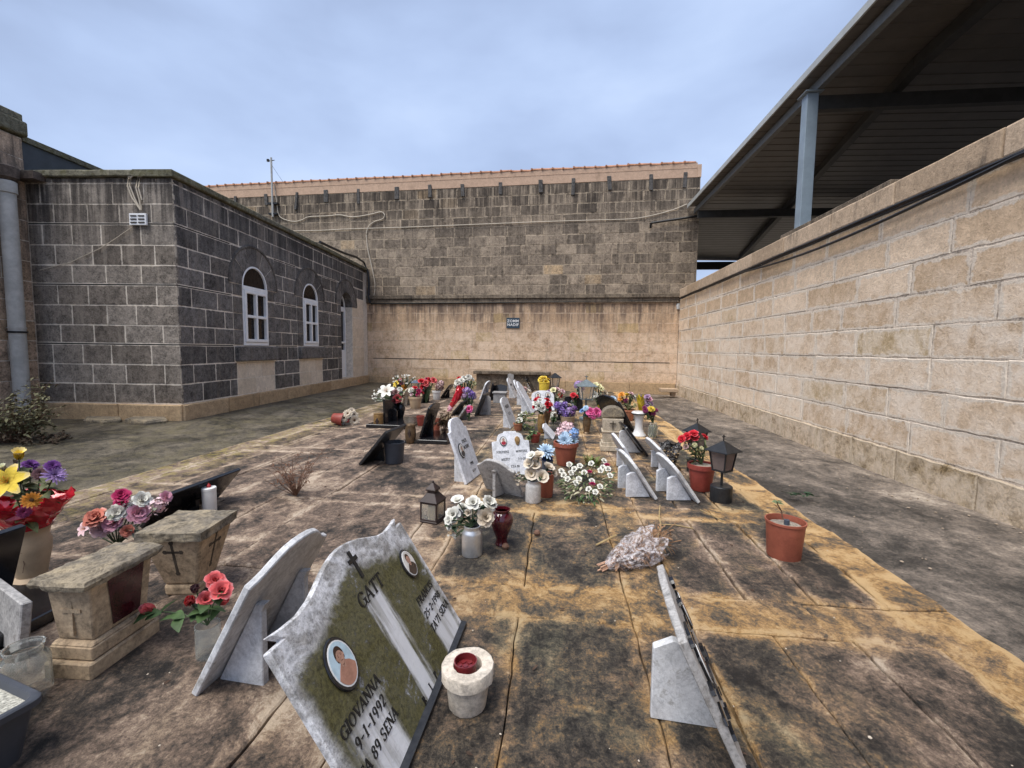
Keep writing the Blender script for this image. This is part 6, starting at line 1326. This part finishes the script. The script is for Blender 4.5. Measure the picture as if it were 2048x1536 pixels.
bouquet('cream_bunch', 'cream flowers right of the grey glass sided lantern', 'flowers', G(1196, 812), [('carnation', 'lemon', 1190, 769, 8), ('carnation', 'lemon', 1198, 772, 8), ('carnation', 'lemon', 1203, 776, 7), ('carnation', 'white', 1189, 790, 8), ('carnation', 'white', 1196, 795, 7), ('carnation', 'cream', 1212, 786, 7)], ('grey', 40, .09, .02), None, 28)
bouquet('yellow_bunch', 'small yellow blossoms above the arched black headstone', 'flowers', G(1208, 838), [('mum', 'yellow', 1203, 797, 6), ('mum', 'yellow', 1210, 794, 6), ('mum', 'lemon', 1199, 803, 5), ('mum', 'yellow', 1198, 812, 5), ('mum', 'yellow', 1206, 815, 4), ('carnation', 'paleblue', 1227, 797, 8), ('carnation', 'paleblue', 1220, 800, 6)], ('olive', 24, .08, .016), None, 29)
t, top, R, H_ = vessel('clay_pot', 'clay pot hidden under the orange and pink flowers on the right', 'pot', 1256, 842, 22, 26, 'pot', m_terrac)
bouquet('mixed_bunch', 'orange, yellow and pink flowers at the right end of the far group', 'flowers', top, [('carnation', 'orange', 1242, 789, 8), ('carnation', 'yellow', 1253, 788, 8), ('carnation', 'palepink', 1263, 786, 7), ('carnation', 'white', 1268, 792, 6), ('mum', 'plum', 1252, 800, 6), ('carnation', 'orange', 1240, 797, 6), ('mum', 'magenta', 1262, 796, 5), ('mum', 'lemon', 1271, 810, 5), ('mum', 'lemon', 1258, 814, 5), ('carnation', 'orange', 1246, 803, 5)], ('olive', 80, .09, .014), None, 30)
p = G(1284, 838); t = thing('wrapped_bouquet', 'yellow wrapped bouquet standing beside the mauve flowers', 'bouquet', p); foil('paper_wrap', t, Vector((0, 0, 0)), Vector((-.12, 0, 1)), size(46, p), size(4, p), size(9, p), plain('yellow_wrap', (.50, .36, .02), .3, .3, coat=.4), 18, 8, .2, 2, .8)
bouquet('mauve_bunch', 'mauve and pink flowers at the right edge of the far group', 'flowers', G(1296, 840), [('carnation', 'mauve', 1294, 792, 7), ('carnation', 'pink', 1299, 797, 7), ('carnation', 'mauve', 1301, 808, 6), ('carnation', 'mauve', 1296, 802, 6), ('mum', 'plum', 1292, 812, 5)], ('grey', 26, .08, .018), None, 31)
# ------------------------------------------------------------------ left side of the far group
g = MB(); t = thing('toppled_pot', 'red pot tipped over on its side with cream daisies spilling out', 'pot', G(680, 850)); p = t.location; R_ = size(14, p)
g = MB(); Mx = Matrix.Translation((-R_*1.0, 0, R_*.98)) @ Matrix.Rotation(radians(97), 4, 'Y'); g.lathe([(r_1*R_, z*R_*1.7) for r_1, z in PR['pot']], 20, Mx, cap=(True, False)); obj('pot_body', g, m_terrar, t, smooth=True)
bouquet('daisy_bunch', 'cream cloth daisies lying out of the toppled red pot', 'flowers', p+Vector((0, 0, R_)), [('daisy', 'cream', 695, 826, 10), ('daisy', 'cream', 710, 828, 10), ('daisy', 'cream', 688, 835, 9), ('daisy', 'cream', 700, 836, 8), ('daisy', 'cream', 710, 841, 11), ('daisy', 'cream', 695, 844, 9), ('daisy', 'cream', 704, 820, 7), ('daisy', 'coral', 694, 841, 5), ('daisy', 'white', 683, 845, 7)], ('dark', 14, .05, .02), None, 32, up=.1, tow=1.0)
vessel('candle_lamp', 'copper coloured candle lamp with a dark opening on the black base', 'lamp', 757, 855, 27, 19, 'tub', m_brass)
vessel('candle_lamp', 'bronze oval candle lamp standing on the ground before the leaning black headstone', 'lamp', 821, 888, 39, 22, 'oval', m_bronze)
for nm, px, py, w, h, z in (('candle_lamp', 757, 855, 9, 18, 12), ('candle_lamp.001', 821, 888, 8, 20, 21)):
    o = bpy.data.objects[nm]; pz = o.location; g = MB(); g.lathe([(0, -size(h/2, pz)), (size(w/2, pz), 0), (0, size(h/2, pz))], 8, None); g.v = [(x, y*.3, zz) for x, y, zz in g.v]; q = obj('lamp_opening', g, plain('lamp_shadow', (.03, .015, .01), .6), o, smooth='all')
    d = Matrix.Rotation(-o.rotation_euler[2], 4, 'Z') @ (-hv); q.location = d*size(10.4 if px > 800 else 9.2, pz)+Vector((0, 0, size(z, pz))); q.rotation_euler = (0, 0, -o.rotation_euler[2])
pot_flowers('glossy black vase on the black base holding lilies', 'black_vase', 802, 843, 36, 17, 'urn', m_granite, 'white lily and pink roses above the hollowed black headstone', 0, [('lily', 'white', 772, 781, 17, -.15), ('rose', 'dustpink', 792, 785, 10), ('rose', 'coral', 795, 797, 10, -.1), ('rose', 'dustpink', 783, 789, 8), ('rose', 'coral', 800, 790, 7), ('carnation', 'white', 800, 778, 6)], ('green', 40, .10, .03), ('white', 46, (757, 791), (14, 14), 2.6), 33)
pot_flowers('grey pot behind the black vase', 'grey_pot', 806, 806, 22, 18, 'pot', m_darkp, 'tall mixed bunch with white sprays behind the white lily', 0, [('rose', 'hotpink', 802, 766, 7), ('lily', 'yellow', 792, 767, 9), ('carnation', 'orange', 808, 775, 7), ('carnation', 'white', 800, 774, 6), ('rose', 'coral', 800, 759, 5)], ('green', 40, .12, .02), ('white', 70, (808, 759), (24, 12), 2.0), 34)
pot_flowers('cream plastic pot of small red and white flowers', 'cream_pot', 831, 818, 24, 27, 'pot', m_creampot, 'small red and white flowers in the cream pot', 0, [('carnation', 'red', 830, 774, 6), ('carnation', 'white', 822, 779, 7), ('carnation', 'magenta', 830, 783, 6), ('carnation', 'magenta', 838, 782, 6), ('carnation', 'red', 845, 784, 5), ('carnation', 'palepink', 824, 788, 5), ('carnation', 'magenta', 836, 789, 5)], ('olive', 26, .08, .015), None, 35)
bouquet('rose_bunch', 'crimson rose bunch behind the small pointed black headstone', 'flowers', G(852, 806), [('rose', 'red', 842, 761, 8), ('rose', 'coral', 852, 766, 8), ('rose', 'red', 860, 759, 7), ('rose', 'coral', 868, 760, 8), ('rose', 'red', 846, 774, 7), ('rose', 'magenta', 854, 757, 5)], ('dark', 24, .09, .02), None, 36)
pot_flowers('white rimmed pot of faded pink flowers', 'white_pot', 873, 800, 18, 18, 'pot', m_whiteg, 'faded dusty pink flower heads in the white rimmed pot', 0, [('cluster', 'dustpink', 880, 768, 9), ('cluster', 'dustpink', 874, 774, 8), ('cluster', 'dusk', 884, 776, 7), ('cluster', 'palepink', 883, 763, 5)], ('dry', 26, .08, .012), None, 37)
post_lantern('small blue grey lamp half hidden behind the red flowers on the left', 831, 800, 757, 18, plain('blue_lamp', (.06, .09, .14), .5), base='foot', glass=m_lampglass, rot=.1, cross=False)
vessel('clay_pot', 'orange clay pot right of the leaning black headstone', 'pot', 873, 864, 26, 17, 'pot', m_terra, fill=(m_darksoil, .9))
vessel('clay_pot', 'red pot just behind the leaning black headstone', 'pot', 841, 852, 20, 16, 'pot', m_terrar)
vessel('bucket', 'dark grey bucket beside the black slab leaning far back', 'bucket', 789, 929, 42, 42, 'bucket', m_darkp, fill=(plain('grey_water', (.25, .26, .27), .15, .1), .86), n=28)
def twigs(name, label, px, py, n, hpx, spx, mt, leafm=None, seed=1, nl=0, ll=.03):
    p = G(px, py); r = random.Random(seed); t = thing(name, label, 'plant', p); g = MB(); lf = MB(); Hh, S = size(hpx, p), size(spx, p)
    for i in range(n):
        a = r.random()*6.283; k = r.uniform(.5, 1); e = Vector((cos(a)*S*k*r.uniform(.3, 1), sin(a)*S*k*.7, Hh*k*r.uniform(.4, 1))); m_ = e*.5+Vector((r.uniform(-.03, .03), r.uniform(-.03, .03), .02)); g.tube([(0, 0, 0), m_, e], [.003, .0022, .001], 4)
        for j in range(4):
            f = r.uniform(.4, 1); q = m_*(1-f)*2*.5+e*f if f < 1 else e; q = m_.lerp(e, f); d = Vector((r.uniform(-1, 1), r.uniform(-1, 1), r.uniform(-.2, .9)))*Hh*.22; g.tube([q, q+d*.6+Vector((0, 0, .004)), q+d], .0012, 3)
            for w in range(nl): leaf(lf, q+d*r.random(), Vector((r.uniform(-1, 1), r.uniform(-1, 1), r.uniform(-.3, .8))), ll*r.uniform(.5, 1.2), ll*.24, .4, r)
    obj('twigs', g, mt, t)
    if lf.v: obj('leaves', lf, leafm, t, smooth='all')
twigs('dead_weed', 'dead brown weed growing from a slab joint left of the brown lantern', 592, 992, 34, 95, 75, m_drydark, plain('dead_leaf', (.19, .09, .05), .8, .4), 3, 2, .022)
twigs('dry_plant', 'withered plant right of the leaning black headstone', 890, 872, 26, 66, 20, m_drydark, lm('dry'), 4, 3, .05)
twigs('dry_plant', 'tangle of dry twigs between the white headstones', 1053, 800, 20, 42, 16, m_drydark, lm('dry'), 5, 2, .05)
twigs('weed_bush', 'overgrown green and dry weeds at the left edge below the downpipe', 30, 898, 90, 135, 85, m_drydark, plain('weed_leaf', (.17, .16, .08), .7, .5), 6, 5, .055)
twigs('weed_bush', 'low mound of dark dead weed beside the overgrown weeds', 75, 900, 40, 40, 75, m_drydark, plain('rotting_leaf', (.07, .05, .028), .9, .5), 7, 2, .05)
twigs('wall_weed', 'small green weed at the foot of the chapel side wall', 426, 826, 8, 16, 10, m_stem, lm('green'), 8, 4, .05)
twigs('wall_weed', 'small weed on the mossy path before the flat stones', 322, 858, 10, 16, 16, m_stem, lm('dark'), 9, 4, .05)
twigs('wall_weed', 'thin weed in front of the flat stones by the chapel corner', 208, 848, 8, 28, 12, m_stem, lm('olive'), 10, 3, .04)
# red cone, violets, white bunch
p0 = G(900, 822)+Vector((0, 0, .05)); p1 = at(925, 777, dep(p0)); t = thing('wrapped_bouquet', 'red cone of foil with a pink tip leaning left of the violet flowers', 'bouquet', G(905, 826)); foil('foil_wrap', t, p0-t.location, p1-p0, (p1-p0).length, size(4, p0), size(11, p0), m_redfoil, 20, 10, .2, 4, .9)
g = MB(); g.lathe([(0, -size(9, p0)), (size(5, p0), -size(4, p0)), (size(5, p0), size(5, p0))], 10); o = obj('pink_tip', g, plain('pink_plastic', COL['pink'], .4, .2), t, p0-t.location, smooth='all'); o.rotation_euler = (p1-p0).to_track_quat('Z', 'Y').to_euler()
bouquet('violet_bunch', 'violet and mauve flowers right of the red foil cone', 'flowers', G(940, 826), [('cluster', 'lilac', 933, 779, 8), ('cluster', 'violet', 944, 786, 8), ('cluster', 'mauve', 928, 791, 7), ('cluster', 'lilac', 938, 793, 7), ('cluster', 'violet', 948, 793, 7), ('mum', 'cream', 933, 785, 4)], ('dark', 20, .08, .02), None, 38)
bouquet('white_bunch', 'white flower bunch in front of the far wall left of the bench', 'flowers', G(932, 808), [('carnation', 'white', 914, 764, 8), ('carnation', 'white', 923, 760, 7), ('carnation', 'white', 929, 755, 7), ('carnation', 'white', 938, 754, 7), ('carnation', 'white', 946, 758, 7), ('carnation', 'white', 935, 762, 7), ('carnation', 'lemon', 949, 767, 6), ('carnation', 'red', 917, 756, 5), ('carnation', 'white', 909, 771, 5), ('carnation', 'lemon', 941, 764, 5)], ('dark', 50, .09, .02), None, 39)
bouquet('pink_rose', 'single pink rose on the grey headstone leaning behind the oval photograph stone', 'flower', G(938, 842), [('rose', 'hotpink', 938, 818, 8), ('rose', 'red', 941, 814, 5)], ('dark', 8, .05, .02), None, 40)

bouquet('red_bunch', 'red cloth flowers just left of the grey glass sided lantern', 'flowers', G(1150, 822), [('carnation', 'red', 1146, 789, 7), ('carnation', 'red', 1152, 791, 7), ('carnation', 'coral', 1149, 796, 6)], ('dark', 16, .08, .02), None, 51)
bouquet('white_bunch', 'white and cream flowers right of the brass vase of roses', 'flowers', G(1106, 848), [('carnation', 'white', 1106, 826, 6), ('carnation', 'cream', 1111, 831, 6), ('mum', 'white', 1102, 832, 5)], ('green', 36, .07, .018), None, 52)
bouquet('faded_bunch', 'faded brown bunch among the white headstones before the bench', 'flowers', G(1048, 806), [('carnation', 'dustpink', 1048, 776, 7), ('carnation', 'cream', 1055, 781, 6), ('carnation', 'dusk', 1043, 783, 6)], ('dry', 50, .09, .016), None, 53)
g = MB(); p = gbase(1000, 806, 9); g.box((0, 0, .10), (.26, .22, .20)); g.box((0, 0, .215), (.30, .26, .03)); tag(obj('stone_pedestal', g, m_marbleg, None, p, bevel=.006), 'low grey stone pedestal with a flat top right of the black headstones', 'pedestal')
vessel('dark_vase', 'small dark vase behind the lettered white headstone', 'vase', 1012, 826, 20, 11, 'urn', m_bronze)
# ------------------------------------------------------------------ loose stones and litter
def rock(name, label, pix, h, mt, z=0.0, cat='stone', group=None):
    pts = [G(x, y, z) for x, y in pix]; n = len(pts); c_ = sum(pts, Vector())/n; g = MB(); r = random.Random(len(label))
    lv = [[(p-c_)*k+Vector((r.uniform(-.01, .01), r.uniform(-.01, .01), zz)) for p in pts] for k, zz in ((1.0, -.02), (1.03, h*.5), (.97, h*.95), (.85, h))]; loft(g, [[tuple(p) for p in l] for l in lv], True, True)
    return tag(obj(name, g, mt, None, c_, bevel=.01), label, cat, group)
rock('flat_stone', 'flat pale stone lying at the foot of the grey brown front wall', [(168, 846), (205, 849), (243, 845), (240, 836), (200, 833), (178, 836)], .06, m_lichen, .07)
rock('flat_stone', 'broken grey stone slabs beside the chapel corner', [(250, 848), (290, 852), (335, 846), (330, 838), (285, 836)], .07, m_lichen, .07)
rock('stone_block', 'grey stone block set against the front wall by the corner', [(300, 840), (340, 842), (366, 838), (364, 830), (320, 830)], .20, m_cast, .07)
p = G(1338, 792); g = MB(); g.box((0, 0, .14), (.42, .3, .09)); g.box((.12, .05, .04), (.1, .2, .11)); tag(obj('stone_ledge', g, m_rcap, None, p+Vector((0, .1, 0)), bevel=.01), 'small pale stone ledge in the far right corner', 'stone')
p = G(1602, 990); g = MB(); r_ = random.Random(2)
for i in range(26): a = r_.random()*6.283; leaf(g, Vector((r_.uniform(-.10, .10), r_.uniform(-.03, .03), .0)), Vector((cos(a), sin(a), .3)), .05, .014, .2, r_)
tag(obj('dead_leaves', g, lm('dark'), None, p, smooth='all'), 'small heap of dark dead leaves on the right path', 'leaves')
g = MB(); r_ = random.Random(77)
for i in range(420):
    x, y = r_.uniform(-3.6, 1.7), .6+r_.random()**1.5*8; s_ = r_.uniform(.0012, .0045)*(1 if r_.random() < .95 else 2)
    Mx = Matrix.Translation((x, y, s_*.3+.003)) @ Matrix.Rotation(r_.random()*6, 4, 'Z') @ Matrix.Diagonal((r_.uniform(.7, 1.6), 1, .6, 1))
    g.lathe([(s_*.5, -s_), (s_, 0), (s_*.5, s_*.8)], 5, Mx)
obj('grit', g, plain('pale_grit', (.55, .47, .37), .9, .4), kind='stuff')
g = MB()
for i in range(300):
    x, y = (r_.uniform(1.75, 3.15), r_.uniform(1.2, 12)) if i % 3 else (r_.uniform(2.7, 3.14), r_.uniform(2.5, 12)); s_ = r_.uniform(.003, .010)
    Mx = Matrix.Translation((x, y, -.045+s_*.3)) @ Matrix.Rotation(r_.random()*6, 4, 'Z') @ Matrix.Diagonal((r_.uniform(.7, 1.6), 1, .6, 1)); g.lathe([(s_*.5, -s_), (s_, 0), (s_*.5, s_*.8)], 5, Mx)
obj('path_rubble', g, plain('stone_rubble', (.34, .27, .2), .9, .4), kind='stuff')
g = MB()
for i in range(260):
    x, y = r_.uniform(-3.6, 1.7), .8+r_.random()**1.4*9; a = r_.random()*6.283; leaf(g, Vector((x, y, .006)), Vector((cos(a), sin(a), .15)), r_.uniform(.012, .035), r_.uniform(.002, .007), .1, r_)
obj('leaf_litter', g, plain('leaf_litter_brown', (.07, .04, .025), .9, .5), kind='stuff', smooth='all')
